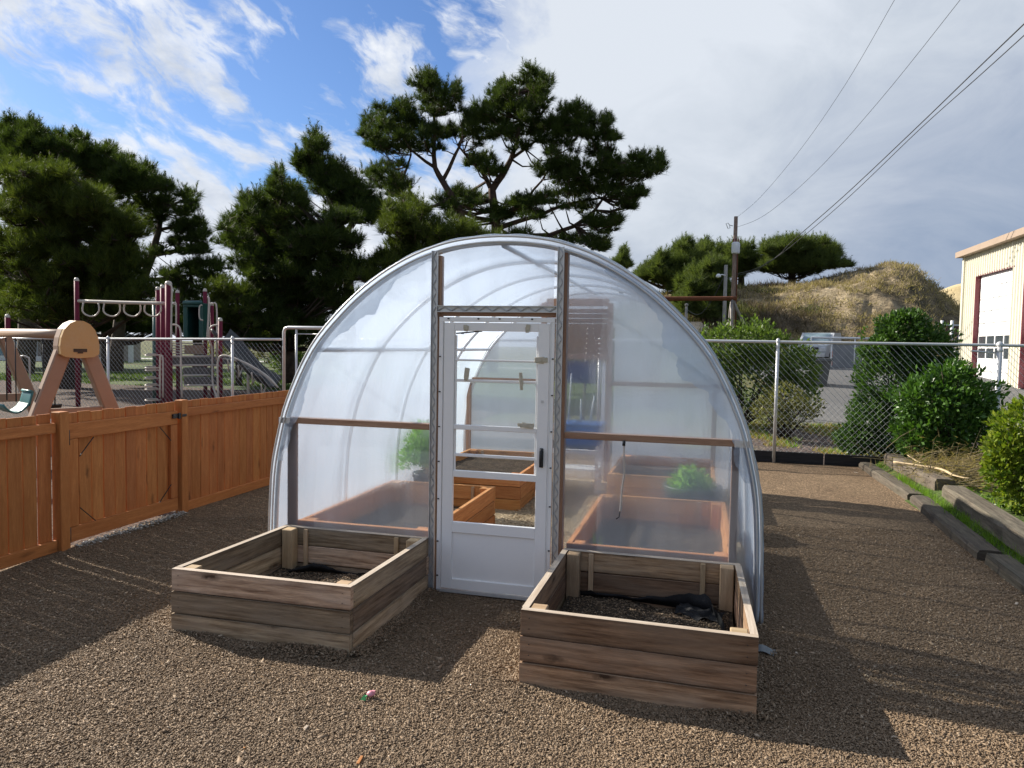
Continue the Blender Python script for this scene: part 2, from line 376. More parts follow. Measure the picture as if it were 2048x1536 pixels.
# more cloud toward the horizon, clear gap high up around azimuth -30 deg
low = n.math('MULTIPLY', n.ramp(dz, [(.10, 1.), (.28, 0.)], 'EASE'), .16)
def bell(x, c, w):
    t = n.math('DIVIDE', n.math('SUBTRACT', x, c), w); return n.math('POWER', 2.718, n.math('MULTIPLY', n.math('MULTIPLY', t, t), -1.))
gap = n.math('MULTIPLY', n.math('MULTIPLY', bell(az, R(-27.), .12), bell(dz, .33, .10)), -.065)
gap2 = n.math('MULTIPLY', n.math('MULTIPLY', bell(az, R(-31.5), .045), bell(dz, .205, .03)), -.06)
leftw = n.math('MULTIPLY', n.ramp(n.math('MULTIPLY', az, -1.), [(R(33), 0.), (R(50), 1.)]), .022)
cirm = n.ramp(n.math('ADD', n.math('ADD', n.math('ADD', cir, gap2), low), n.math('ADD', gap, leftw)), [(.53, 0.), (.572, .25), (.618, .78), (.67, 1.)])
# the big grey cloud bank on the right
bn = n.noise(n.mapping(PA, (1., 1.6, 1), (0, 0, .2), (.6, .2, 0)), 5.0, 8, .6, .4)
edge = n.math('ADD', n.math('MULTIPLY', dz, -.02), n.math('MULTIPLY', n.math('SUBTRACT', bn, .5), .42))
bank = n.ramp(n.math('ADD', n.math('SUBTRACT', az, R(-20.5)), edge), [(.0, 0.), (.05, .6), (.15, 1.)], 'EASE')
bs = n.noise(n.mapping(PA, (1., 1.7, 1), (0, 0, .35), (4.4, 1.1, 0)), 5.4, 8, .6, .5)
# darker rain-grey toward low right, bright near the edge of the bank and overhead
t = n.math('ADD', n.math('MULTIPLY', az, 1.15), n.math('ADD', n.math('MULTIPLY', dz, -1.75), n.math('MULTIPLY', n.math('SUBTRACT', bs, .5), .95)))
bankcol = n.ramp(n.math('ADD', t, .62), [(.0, (.56, .60, .66)), (.25, (.47, .515, .58)), (.55, (.34, .39, .48)), (.82, (.245, .305, .41)), (1., (.205, .27, .385))])
# a pale break close to the horizon under the bank
bankcol = n.mix(n.math('MULTIPLY', bell(dz, .085, .055), n.ramp(az, [(R(0), .0), (R(1), .0)])), bankcol, (.5, .55, .62))
cirshade = n.noise(n.mapping(PA, (1, 2, 1)), 9, 5, .6)
circol = n.ramp(cirshade, [(.3, (.42, .47, .56)), (.62, (.66, .69, .74))])
cc = n.mix(bank, circol, bankcol)
cover = n.math('MAXIMUM', cirm, bank)
bg2 = n('ShaderNodeBackground'); bg2.inputs[1].default_value = CLOUD_S; n.l(cc, bg2.inputs[0])
mx = n('ShaderNodeMixShader'); n.l(cover, mx.inputs[0]); n.l(bg1.outputs[0], mx.inputs[1]); n.l(bg2.outputs[0], mx.inputs[2])
n.l(mx.outputs[0], wo.inputs[0])

# ------------------------------------------------------------------ terrain
def sst(a, b, x):
    t = np.clip((np.asarray(x, float)-a)/(b-a), 0, 1); return t*t*(3-2*t)
def T(x, y):
    """ground height: flat yard, a lot that climbs gently behind the fence on the right, a bank beside the ties"""
    x = np.asarray(x, float); y = np.asarray(y, float)
    rise = 1.12*sst(13.5, 31, y)*sst(-5, 4, x)
    bank = .17*sst(2.55, 2.95, x)*(1-sst(12.4, 13.4, y))
    return rise+bank
def und(a, b):
    """uneven raked surface: broad swells, small lumps and shallow furrows running away from the camera"""
    return mnoise.noise(Vector((a*.9, b*.9, 1.7)))+.4*mnoise.noise(Vector((a*2.7, b*2.7, 4)))+.55*mnoise.noise(Vector(((a*.93-b*.36)*3.6, (a*.36+b*.93)*.4, 9)))
def sheet(name, x0, x1, y0, y1, nx, ny, dz, mat, kind='structure', wob=0., parent=None):
    xs = np.linspace(x0, x1, nx+1); ys = np.linspace(y0, y1, ny+1); X, Y = np.meshgrid(xs, ys, indexing='ij')
    Z = T(X, Y)+dz
    if wob:
        Z = Z+np.array([[und(a, b)*wob for b in ys] for a in xs])
    V = np.stack([X, Y, Z], -1).reshape(-1, 3); i = np.arange(nx)[:, None]*(ny+1)+np.arange(ny)[None, :]
    Fc = np.stack([i, i+ny+1, i+ny+2, i+1], -1).reshape(-1, 4)
    o = np_mesh(name, V, Fc, mat, parent, True); o['kind'] = kind; return o
M['ground'] = groundmat('rough_grass_ground', [(.28, (.10, .072, .042)), (.45, (.11, .105, .040)), (.62, (.085, .11, .035)), (.8, (.16, .125, .07))], .35, 14, .7, .06)
M['yard'] = groundmat('yard_gravel', [(.3, (.195, .13, .076)), (.7, (.26, .181, .110))], .8, 62, .95, .02, [(0, .45), (.55, 1.), (.9, 1.35), (1, 2.3)])
M['mulch'] = groundmat('bark_mulch', [(.3, (.075, .050, .036)), (.7, (.13, .092, .070))], .6, 26, .9, .03)
M['lawn'] = groundmat('lawn_turf', [(.30, (.050, .075, .018)), (.55, (.072, .105, .024)), (.8, (.11, .115, .042))], .22, 22, .6, .03, [(0, .65), (1, 1.3)])
M['dirt'] = groundmat('purplish_dirt', [(.3, (.085, .062, .056)), (.55, (.12, .09, .08)), (.75, (.15, .13, .075))], .55, 18, .9, .04)
M['asphalt'] = groundmat('old_asphalt', [(.3, (.085, .085, .088)), (.7, (.135, .132, .128))], .3, 30, .3, .01, [(0, .8), (1, 1.2)])
M['concrete'] = groundmat('pale_path', [(.3, (.36, .35, .32)), (.7, (.46, .44, .40))], .5, 20, .2, .01, [(0, .9), (1, 1.1)])
M['sand'] = groundmat('dry_sand_floor', [(.3, (.36, .27, .165)), (.7, (.56, .44, .28))], 1.2, 55, .9, .02, [(0, .6), (.6, 1.), (1, 1.5)])

# big ground sheet (fan of rings so that it reaches the horizon)
gv, gf = [], []
rr_ = [0, 6, 9, 12, 15, 18, 22, 26, 30, 34, 40, 50, 65, 90, 140, 250, 500, 1200]
na = 96
for r_ in rr_:
    for k in range(na):
        a = 2*math.pi*k/na; x, y = r_*math.cos(a), r_*math.sin(a)
        gv.append((x, y, float(T(x, y))-.03-(.17*float(sst(2.4, 2.6, x))*float(1-sst(12.4, 13.4, y)))))
for i in range(len(rr_)-1):
    for k in range(na):
        k2 = (k+1) % na; gf.append((i*na+k, (i+1)*na+k, (i+1)*na+k2, i*na+k2))
g = np_mesh('ground', np.array(gv), np.array(gf), M['ground'], None, True); g['kind'] = 'structure'
sheet('gravel_yard', -5.36, 2.62, -4, 12.78, 110, 230, 0.0, M['yard'], wob=.016)
sheet('grass_bank', 2.50, 14, -3, 13.2, 60, 60, -.02, M['lawn'], wob=.05)
sheet('mulch_play_area', -34, -5.36, -4, 24.6, 30, 30, -.005, M['mulch'], wob=.01)
sheet('lawn', -75, -3.0, 24.2, 44, 30, 16, -.008, M['lawn'])
sheet('far_lawn', -75, -6, 46, 70, 10, 10, -.004, M['lawn'])
sheet('dirt_strip', -5.3, 9, 12.85, 17.2, 40, 14, -.004, M['dirt'], wob=.03)
sheet('asphalt_lot', 2.1, 30, 17.6, 75, 30, 60, .012, M['asphalt'])
sheet('concrete_path', -75, -12, 57, 60, 10, 2, .012, M['concrete'])

# ------------------------------------------------------------------ scatter helpers
def unit(v): return v/np.maximum(np.linalg.norm(v, axis=-1, keepdims=True), 1e-9)
def rand_dir(n): return unit(RNG.normal(size=(n, 3)))
def blades(P, D, L, Wd):
    """one thin triangle per blade: P base, D unit dir, L length, Wd width"""
    side = unit(np.cross(D, rand_dir(len(P))))
    a = P-side*Wd[:, None]/2; b = P+side*Wd[:, None]/2; c = P+D*L[:, None]
    return np.stack([a, b, c], 1)
def tris_obj(name, TR, mat, parent=None):
    V = TR.reshape(-1, 3); Fc = np.arange(len(V)).reshape(-1, 3); return np_mesh(name, V, Fc, mat, parent)
def chips(name, P, L, Wd, mat, tilt=.35, kind='stuff', label=None):
    """elongated pebbles (stretched octahedra) lying on points P"""
    n_ = len(P); yaw = RNG.uniform(0, 2*np.pi, n_); tl = RNG.normal(0, tilt, n_)
    ax = np.stack([np.cos(yaw)*np.cos(tl), np.sin(yaw)*np.cos(tl), np.sin(tl)], -1)
    sd = np.stack([-np.sin(yaw), np.cos(yaw), np.zeros(n_)], -1); up = np.cross(ax, sd)
    h = Wd*RNG.uniform(.45, .8, n_)
    l_, w_, h_ = (ax*L[:, None]/2), (sd*Wd[:, None]/2), (up*h[:, None]/2)
    j = lambda: RNG.uniform(-.25, .25, (n_, 1))
    V = np.stack([P+l_, P+w_+l_*j(), P-l_, P-w_+l_*j(), P+h_+l_*j(), P-h_], 1).reshape(-1, 3)
    f = np.array([(0, 1, 4), (1, 2, 4), (2, 3, 4), (3, 0, 4), (1, 0, 5), (2, 1, 5), (3, 2, 5), (0, 3, 5)])
    Fc = (np.arange(n_)[:, None, None]*6+f[None]).reshape(-1, 3)
    o = np_mesh(name, V, Fc, mat, None); o['kind'] = kind
    if label: o['label'] = label
    return o

# gravel: real chips, dense near the camera and thinning with distance
def yard_pts(n_, dmin, dmax):
    d = np.exp(RNG.uniform(np.log(dmin), np.log(dmax), n_)); a = RNG.uniform(-math.atan(1090/F), math.atan(1090/F), n_)-YA
    x = d/np.cos(a+YA)*np.sin(a); y = d/np.cos(a+YA)*np.cos(a)
    return x, y
def clear_of_beds(x, y):
    k = (x > -5.3) & (x < 2.48) & (y < 12.7)
    for (x0, x1, y0, y1) in ((-3.2, -1.9, 3.86, 5.12), (-.92, .34, 3.78, 5.12), (-3.33, .42, 5.08, 10.1)):
        k &= ~((x > x0) & (x < x1) & (y > y0) & (y < y1))
    return k
x, y = yard_pts(430000, 2.75, 7.6); k = clear_of_beds(x, y); x, y = x[k], y[k]
z = np.array([und(a, b)*.016 for a, b in zip(x, y)])
P = np.stack([x, y, z+RNG.uniform(.001, .009, len(x))], -1)
s_ = RNG.lognormal(0, .32, len(x)); s_[::300] *= 2.2
M['chips'] = chipmat('gravel_chips', [(0, (.175, .115, .066)), (.35, (.225, .153, .091)), (.72, (.262, .184, .114)), (.95, (.32, .232, .15)), (1., (.48, .38, .27))])
gq = chips('gravel', P, 0.0165*s_, .0066*s_*RNG.uniform(.7, 1.3, len(x)), M['chips'])
setp(gq, 'loose brown gravel chips covering the yard around the raised beds', 'gravel')

def shrub(name, label, cat, blobs, n_leaf, size, mat, stems=None, group=None, base=None, droop=.0, aspect=.5):
    """blobs: (center, (rx,ry,rz), weight). Leaves fill the outer shells of the blobs; stems rise from base"""
    th = thing(name, label, cat, base, group)
    V = []; tot = sum(b[2] for b in blobs)
    for c, r_, w in blobs:
        n_ = int(n_leaf*w/tot); d = rand_dir(n_); rad = RNG.uniform(.35, 1., n_)**.45
        lump = np.array([1+.42*mnoise.noise(Vector(q*2.1)+Vector(c))+.22*mnoise.noise(Vector(q*5.5)+Vector(c)) for q in d])
        p = np.array(c)+d*np.array(r_)*(rad*lump)[:, None]
        dirn = unit(d*.8+rand_dir(n_)*.75+np.array([0, 0, .35-droop])); s = size*RNG.uniform(.6, 1.25, n_)
        side = unit(np.cross(dirn, rand_dir(n_))); nor = np.cross(side, dirn)
        a = p; b = p+dirn*s[:, None]*.5+side*(s*aspect*.5)[:, None]; e = p+dirn*s[:, None]-nor*(s*.12)[:, None]; f_ = p+dirn*s[:, None]*.5-side*(s*aspect*.5)[:, None]
        V.append(np.stack([a, b, e, f_], 1))
    V = np.concatenate(V); ok = V[:, 0, 2] > base[2]+.01
    fr = 3.2/max(.5, 10*size); ok &= np.array([mnoise.noise(Vector((float(p[0])*fr, float(p[1])*fr, float(p[2])*fr))) > -.30+.1*((i*7919) % 13)/13 for i, p in enumerate(V[:, 0])]); V = V[ok]
    np_mesh('foliage', V.reshape(-1, 3), np.arange(len(V)*4).reshape(-1, 4), mat, th)
    mb = MB()
    for c, r_, w in blobs:
        for q in range(3):
            b0 = Vector(base)+Vector((random.uniform(-.12, .12), random.uniform(-.12, .12), -.02)); e0 = Vector(c)+Vector((random.uniform(-.5, .5)*r_[0], random.uniform(-.5, .5)*r_[1], random.uniform(-.2, .6)*r_[2]))
            mid = b0.lerp(e0, .5)+Vector((random.uniform(-.1, .1), random.uniform(-.1, .1), .05))
            mb.tube([b0, mid, e0], [.022, .015, .006], 5)
    mb.build('stem', M['bark'], th)
    return th

def pine(name, label, pads, crop, D, depth, trunk, mat, tuft=110, nl=.26, seed=1, group=None, bark='bark', wid=.030, blade_n=10, dsize=1.08, flat=1.0, cat='pine tree', zmin=None, ryk=1.06, fill=1, split=True, clump=1.):
    """pads: (cx,cy,rx,ry) measured on a photo crop (x0,y0,scale): needle pads of a crown standing D metres off.
    trunk: list of polylines [(px,py,radius m)...] in photo pixels, first starts at the ground."""
    rs = np.random.default_rng(seed); rnd = random.Random(seed)
    x0, y0, sc = crop; px = D/F
    base = PD(trunk[0][0][0], trunk[0][0][1], D)
    th = thing(name, label, cat, tuple(base), group)
    lines = []; mb = MB()
    for ln in trunk:
        pts = []
        dz0 = rnd.uniform(-.25, .25)*depth if ln is not trunk[0] else 0
        for i, (a, b, r_) in enumerate(ln):
            p = PD(a, b, D+dz0*i/max(1, len(ln)-1)); pts.append((p, r_))
        # resample for gentle wiggle
        q = []
        for (p, ra), (p2, rb) in zip(pts[:-1], pts[1:]):
            for t_ in (0, .5):
                w = p*(1-t_)+p2*t_+(rs.normal(0, .05, 3)*(1 if t_ else 0)*min(1., np.linalg.norm(p2-p)*.4)); q.append((w, ra*(1-t_)+rb*t_))
        q.append(pts[-1]); lines.append(q)
        mb.tube([tuple(p) for p, _ in q], [r for _, r in q], 8)
    mb.build('trunk', M[bark], th)
    nodes = [(p, r) for q in lines for p, r in q]
    T_ = []; lb = MB(); full = []
    ctr_ = (np.mean([p_[0] for p_ in pads]), np.mean([p_[1] for p_ in pads]))
    for (cx, cy, rx, ry) in pads:      # every pad breaks up into a core and smaller satellite tufts at its rim
        ry *= ryk; 
        nc = 5 if split else 1
        for q in range(nc):
            if split: a_ = q*2*math.pi/nc+rs.uniform(-.5, .5); k_ = rs.uniform(.35, .62); full.append((cx+rx*k_*math.cos(a_), cy+ry*k_*math.sin(a_), rx*clump*rs.uniform(.34, .5), ry*clump*rs.uniform(.42, .58), 1 if q else 0))
            else: full.append((cx, cy, rx*.86, ry*.9, 0))
        for q in range(fill):
            k_ = rs.uniform(.08, .35); full.append((cx+(ctr_[0]-cx)*k_+rs.normal(0, rx*.5), cy+(ctr_[1]-cy)*k_+abs(rs.normal(0, ry*.7)), rx*rs.uniform(.2, .42), ry*rs.uniform(.3, .55), 1))
        for q in range(3):
            a_ = rs.uniform(-.35, 3.5); k_ = rs.uniform(.75, 1.15)
            full.append((cx+rx*k_*math.cos(a_), cy-ry*k_*math.sin(a_)*1.05, rx*rs.uniform(.28, .5), ry*rs.uniform(.4, .7), 1))
    for (cx, cy, rx, ry, sat) in full:
        X, Yp = x0+cx*sc, y0+cy*sc
        dd = D+rs.uniform(-.5, .5)*depth
        c = PD(X, Yp, dd); ax, az_ = rx*sc*px*dsize, ry*sc*px*dsize; ay = max(ax*.8, .3)
        if zmin is not None and c[2]-az_*.6 < zmin: c[2] = zmin+az_*.6
        # limb from the closest trunk node (prefer lower ones)
        best = min(nodes, key=lambda nr: np.linalg.norm((nr[0]-c)*np.array([1, .5, 1.0]))+(.8*max(0, nr[0][2]-c[2])))
        a = best[0]; mid = a*.5+c*.5+np.array([0, 0, -.08*np.linalg.norm(c-a)])+rs.normal(0, .1, 3)
        r0 = min(best[1]*.6, .02+.018*np.linalg.norm(c-a))
        lb.tube([tuple(a), tuple(a*.6+mid*.4), tuple(mid), tuple(mid*.45+c*.55), tuple(c)], [r0, r0*.85, r0*.65, r0*.5, r0*.3], 5, cap=False)
        nt_ = int(.62*tuft*max(.12, (ax*az_)/(.75*.5)))
        nt_ = min(nt_, int(tuft*3.6))
        d = unit(rs.normal(size=(nt_, 3))*np.array([1, 1, .8])); d[:, 2] = np.where(d[:, 2] < -.2, d[:, 2]*.35, d[:, 2])
        rad = rs.uniform(.12, 1., nt_)**.42
        lump = np.array([1+.42*mnoise.noise(Vector((float(v[0])*2.2+cx, float(v[1])*2.2, float(v[2])*2.2+cy))) for v in d])
        tp = c+d*np.array([ax, ay, az_*flat*1.15])*(rad*lump)[:, None]
        td = unit(d*np.array([1, 1, .6])+np.array([0, 0, .75])+rs.normal(0, .3, (nt_, 3)))
        k = int(blade_n*2.1)
        bp = np.repeat(tp, k, 0)+rs.normal(0, .03, (nt_*k, 3)); bd = unit(np.repeat(td, k, 0)+rs.normal(0, .42, (nt_*k, 3)))
        bl = 1.3*nl*rs.uniform(.45, 1.25, nt_*k)
        side = unit(np.cross(bd, rs.normal(size=(nt_*k, 3)))); w = .72*wid*rs.uniform(.7, 1.3, nt_*k)
        T_.append(np.stack([bp-side*w[:, None]/2, bp+side*w[:, None]/2, bp+bd*bl[:, None]], 1))
        # upright candle shoots on top of the clump
        nc_ = 2 if ax < .5 else 4
        for q in range(nc_):
            u_ = rs.uniform(-.8, .8); v_ = rs.uniform(-.8, .8); top = c+np.array([ax*u_, ay*v_, az_*flat*math.sqrt(max(.1, 1-u_*u_*.8))*rs.uniform(.8, 1.1)])
            lc = rs.uniform(.35, .95)*nl*1.7; kb = 34; s_ = rs.uniform(0, 1, kb)[:, None]; ld = unit(np.array([[rs.normal(0, .22)+u_*.35, rs.normal(0, .2), 1.]]))
            rad_ = unit(rs.normal(size=(kb, 3))*np.array([1, 1, .3])); bd2 = unit(ld*.85+rad_*.75); bp2 = top+ld*s_*lc; bl2 = nl*.62*rs.uniform(.6, 1.1, kb)*(1.15-.45*s_[:, 0])
            sd2 = unit(np.cross(bd2, rs.normal(size=(kb, 3)))); w2 = .75*wid*rs.uniform(.7, 1.2, kb)
            T_.append(np.stack([bp2-sd2*w2[:, None]/2, bp2+sd2*w2[:, None]/2, bp2+bd2*bl2[:, None]], 1))
        # bare twigs inside the pad
        for q in range(3 if sat else 8):
            v = d[q % nt_]; e = c+v*np.array([ax, ay, az_*flat])*.85
            lb.tube([tuple(c), tuple(c*.5+e*.5+rs.normal(0, .05, 3)), tuple(e)], [r0*.35, r0*.25, .008], 4, cap=False)
    lb.build('limbs', M[bark], th)
    cr = tris_obj('crown', np.concatenate(T_), M[mat], th)
    return th
# ------------------------------------------------------------------ greenhouse
XC, YF, YB = -1.43, 5.15, 10.03
PROF = [(1.875, 0), (1.868, .3), (1.858, .6), (1.84, .85), (1.80, 1.07), (1.71, 1.39), (1.51, 1.80), (1.25, 2.10), (1.0, 2.31), (.72, 2.475), (.44, 2.577), (.2, 2.618), (0, 2.628)]
_half = [Vector((a, 0, b)) for a, b in PROF]
def _cr(p, k=4):
    out = []
    for i in range(len(p)-1):
        p0 = p[max(i-1, 0)]; p1, p2 = p[i], p[i+1]; p3 = p[min(i+2, len(p)-1)]
        for t in [j/k for j in range(k)]:
            out.append(.5*((2*p1)+(p2-p0)*t+(2*p0-5*p1+4*p2-p3)*t*t+(3*p1-p0-3*p2+p3)*t**3))
    out.append(p[-1]); return out
_h = _cr(_half)
ARCH = [(XC+v.x, v.z) for v in _h]+[(XC-v.x, v.z) for v in _h[::-1][1:]]      # right foot -> apex -> left foot
def arch_x(z, side):
    for a, b in zip(_h[:-1], _h[1:]):
        if a.z <= z <= b.z: t = (z-a.z)/(b.z-a.z+1e-9); return XC+side*(a.x+(b.x-a.x)*t)
    return XC
def arch_z(x):
    u = abs(x-XC)
    for a, b in zip(_h[:-1], _h[1:]):
        if b.x <= u <= a.x: t = (a.x-u)/(a.x-b.x+1e-9); return a.z+(b.z-a.z)*t
    return 2.62

def filmmat(name, haze, blur, tint=(.93, .96, .99), gl=.5, ior=1.07, rough=.42, wr=.25, streak=.25, graze=0.):
    m, nt, out = newmat(name); n = N(nt); obj = n('ShaderNodeTexCoord').outputs['Object']
    wn = n.noise(n.mapping(obj, (1, .6, 1)), 2.2, 5, .6, .6); cr_ = n.noise(n.mapping(obj, (7, 2, 1.1), (0, .5, 0)), 1.6, 4, .6, .8); nor = n.bump(n.math('ADD', wn, n.math('MULTIPLY', cr_, .35)), wr, .06)
    st = n.noise(n.mapping(obj, (3, 3, .5), (.3, .2, 0)), 1.4, 5, .65)
    tr = n('ShaderNodeBsdfTransparent'); tr.inputs[0].default_value = (*tint, 1)
    rf = n('ShaderNodeBsdfRefraction'); rf.inputs['IOR'].default_value = ior; rf.inputs['Roughness'].default_value = rough; rf.inputs[0].default_value = (*tint, 1)
    n.l(nor, rf.inputs['Normal'])
    tl = n('ShaderNodeBsdfTranslucent'); tl.inputs[0].default_value = (.69, .79, .935, 1)
    df = n('ShaderNodeBsdfDiffuse'); df.inputs[0].default_value = (.65, .75, .89, 1)
    gs = n('ShaderNodeBsdfGlossy'); gs.inputs['Roughness'].default_value = .22; gs.inputs[0].default_value = (1, 1, 1, 1); n.l(nor, gs.inputs['Normal'])
    def mx(f, a, b):
        q = n('ShaderNodeMixShader')
        if isinstance(f, float): q.inputs[0].default_value = f
        else: n.l(f, q.inputs[0])
        n.l(a, q.inputs[1]); n.l(b, q.inputs[2]); return q.outputs[0]
    s1 = mx(blur, tr.outputs[0], rf.outputs[0]); s2 = mx(.45, tl.outputs[0], df.outputs[0])
    hz = n.math('ADD', n.math('MULTIPLY', n.math('SUBTRACT', st, .5), streak), haze, True)
    fw_ = n('ShaderNodeLayerWeight'); fw_.inputs[0].default_value = .5
    hz = n.math('ADD', hz, n.math('MULTIPLY', n.math('POWER', fw_.outputs['Facing'], 1.6), graze), True)
    lw = n('ShaderNodeLayerWeight'); lw.inputs[0].default_value = .25; n.l(nor, lw.inputs['Normal'])
    n.l(mx(n.math('MULTIPLY', lw.outputs['Fresnel'], gl), mx(hz, s1, s2), gs.outputs[0]), out.inputs[0]); return m
M['film'] = filmmat('clear_poly_film', .21, .55, graze=.25, rough=.5, ior=1.085, wr=.4)
M['film_roof'] = filmmat('poly_film_cover', .27, .14, gl=.45, graze=.8)
M['film_rear'] = filmmat('dusty_rear_film', .52, .5, gl=.4, graze=.4)
M['film_edge'] = filmmat('bunched_film_edge', .52, .3, wr=.9, gl=.9)
M['glass'] = filmmat('window_glass', .07, .12, (.90, .94, .93), .8, 1.02, .2, .02, .12)

gh = thing('greenhouse', 'arched hoop greenhouse of milky plastic film with a white storm door', 'greenhouse', (XC, YF, 0))
# hoops
for i, yy in enumerate((YF+.03, 6.37, 7.59, 8.81, YB)):
    mb = MB(); mb.tube([(XC+(x-XC)*.988, yy, z*.988) for x, z in ARCH], .019, 10)
    mb.build('hoop', M['whitepipe'], gh)
for nm, px_, pz in (('ridge_purlin', XC+.02, 2.575), ('side_purlin', XC-1.485, 1.79), ('side_purlin', XC+1.485, 1.79)):
    mb = MB(); mb.tube([(px_, YF+.03, pz), (px_, 7.6, pz), (px_, YB, pz)], .019, 8)
    for yy in (6.37, 7.59, 8.81): mb.tube([(px_, yy-.04, pz), (px_, yy+.04, pz)], .028, 8)
    mb.build(nm, M['whitepipe'], gh)
# cover
def cover(u, v):
    i = u*(len(ARCH)-1); a = ARCH[int(min(i, len(ARCH)-2))]; b = ARCH[int(min(i, len(ARCH)-2))+1]; t = i-int(min(i, len(ARCH)-2))
    x, z = a[0]+(b[0]-a[0])*t, a[1]+(b[1]-a[1])*t; y = YF-.02+(YB+.05-YF)*v
    s = (math.cos((y-YF-.03)/1.22*2*math.pi)-1)*.008 + mnoise.noise(Vector((x*3, y*3, z*3)))*.006
    if z < .5: s += (.5-z)*.05*mnoise.noise(Vector((x, y*2.2, z*2)))
    k = 1.003+s/2; return (XC+(x-XC)*k, y, z*k)
mb = MB(); mb.grid(cover, len(ARCH)-1, 80); mb.build('film_cover', M['film_roof'], gh)
# front arch edge: film channel (two thin metal ribs) riding on the front hoop
mb = MB()
for off, rr in ((1.003, .008), (.988, .007)):
    mb.tube([(XC+(x-XC)*off, YF-.025, z*off) for x, z in ARCH], rr, 8)
mb.build('arch_channel', M['galv'], gh)
mb = MB(); mb.tube([(XC+(x-XC)*1.008+.002*math.sin(i*2.1), YF-.012, z*1.008+.003*math.sin(i*1.3)) for i, (x, z) in enumerate(ARCH)], .006, 6)
mb.build('film_roll', M['film_edge'], gh)
# front film in panels
XL0, XL1, XR0, XR1 = -1.90, -1.885, -1.005, -.96
def film_panel(xa, xb, za_fn, zb_fn, nu=30, nv=40, yo=0.0, amp=.008, seed=0.):
    def fn(u, v):
        x = xa+(xb-xa)*u; z0, z1 = za_fn(x), zb_fn(x); z = z0+(z1-z0)*v
        return (x, YF+yo+amp*mnoise.noise(Vector((x*4+seed, z*3, seed)))+.3*amp*mnoise.noise(Vector((x*13, z*5, seed))), z)
    m = MB(); m.grid(fn, nu, nv); return m
edge = lambda x: arch_z(min(max(x, XC-1.874), XC+1.874))*.985
film_panel(XC-1.86, XL0-.03, lambda x: 0.0, edge).build('end_film', M['film'], gh)
film_panel(XR1+.0, XC+1.86, lambda x: 0.0, edge, seed=5.).build('end_film', M['film'], gh)
film_panel(XL0+.03, XR0-.02, lambda x: 2.10, edge, 20, 12, seed=9.).build('end_film', M['film'], gh)
# loose film margin bunched along the arch
def margin(side, z0, z1, wfn, seed):
    pts = [(x, z) for x, z in ARCH if (x-XC)*side > 0 and z0 <= z <= z1]
    def fn(u, v):
        i = u*(len(pts)-1); k = int(min(i, len(pts)-2)); t = i-k
        x, z = pts[k][0]+(pts[k+1][0]-pts[k][0])*t, pts[k][1]+(pts[k+1][1]-pts[k][1])*t
        c = Vector((XC, 0, .9)); d = Vector((c.x-x, 0, c.z-z)); d.normalize()
        w = wfn(u)*(1+.35*mnoise.noise(Vector((u*14, seed, 0)))+.15*mnoise.noise(Vector((u*40, seed, 3))))
        p = Vector((x, 0, z))*1.0+d*(.015+w*v)
        return (p.x, YF-.012-.018*v*abs(mnoise.noise(Vector((u*22, v*2, seed))))-.004, p.z)
    m = MB(); m.grid(fn, 90, 6); return m
margin(-1, .9, 2.56, lambda u: .07+.10*math.exp(-((u-.35)/.14)**2)+.05*math.exp(-((u-.75)/.1)**2), 2.).build('film_margin', M['film_edge'], gh)
margin(1, .95, 2.45, lambda u: .05+.17*math.exp(-((u-.50)/.17)**2)+.05*math.exp(-((u-.12)/.1)**2), 7.).build('film_margin', M['film_edge'], gh)
# door posts (wood) and wiggle-wire channels, hip boards, low posts
def bar_part(nm, a, b, w, h, mat, up=(0, 0, 1), bev=.003):
    m = MB(); m.bar(a, b, w, h, up); return m.build(nm, mat, gh, bev)
bar_part('door_post', (-1.905, YF+.035, 0), (-1.905, YF+.035, arch_z(-1.9)-.06), .045, .085, M['lumber'], (0, 1, 0))
bar_part('door_post', (-.952, YF+.035, 0), (-.952, YF+.035, arch_z(-.95)-.05), .045, .085, M['lumber'], (0, 1, 0))
bar_part('header', (-1.88, YF+.035, 2.085), (-.976, YF+.035, 2.085), .085, .045, M['lumber'])
bar_part('hip_board', (-3.16, YF+.035, 1.228), (-1.93, YF+.035, 1.228), .085, .045, M['lumber'])
bar_part('hip_board', (-.928, YF+.035, 1.216), (.275, YF+.035, 1.216), .085, .045, M['lumber'])
bar_part('low_post', (-3.125, YF+.035, 0), (-3.125, YF+.035, 1.204), .075, .04, M['lumber'], (0, 1, 0))
bar_part('low_post', (.252, YF+.035, 0), (.252, YF+.035, 1.192), .05, .045, M['lumber'], (0, 1, 0))
for s_, x_, z_ in ((1, -3.17, 1.228), (1, .29, 1.214)):
    m = MB(); m.box((x_, YF-.012, z_), (.10, .012, .045)); m.box((x_, YF-.02, z_+.008), (.012, .01, .012)); m.build('bracket', M['galv'], gh)
def channel(a, b, horiz=False):
    """wiggle wire channel: shallow U of metal with a zigzag wire lying in it"""
    a, b = Vector(a), Vector(b); d = (b-a); L = d.length; d.normalize(); y = Vector((0, 1, 0)); sd = d.cross(y)
    m = MB(); m.bar(a, b, .046, .004, sd.cross(d))
    for s in (-1, 1): m.bar(a+sd*.021*s-y*.010, b+sd*.021*s-y*.010, .005, .018, y)
    c = m.build('film_channel', M['galv'], gh)
    w = MB(); k = int(L/.05); pts = [a+d*(L*i/k)+sd*(.015*(1 if i % 2 else -1))-y*.010 for i in range(k+1)]
    w.tube(pts, .0042, 5); w.build('wiggle_wire', M['clipwire'], c)
channel((-1.915, YF-.03, 0.0), (-1.915, YF-.03, arch_z(-1.9)-.03)); channel((-.972, YF-.03, 0.0), (-.972, YF-.03, arch_z(-.97)-.02))
channel((-1.89, YF-.03, 2.112), (-.997, YF-.03, 2.112))
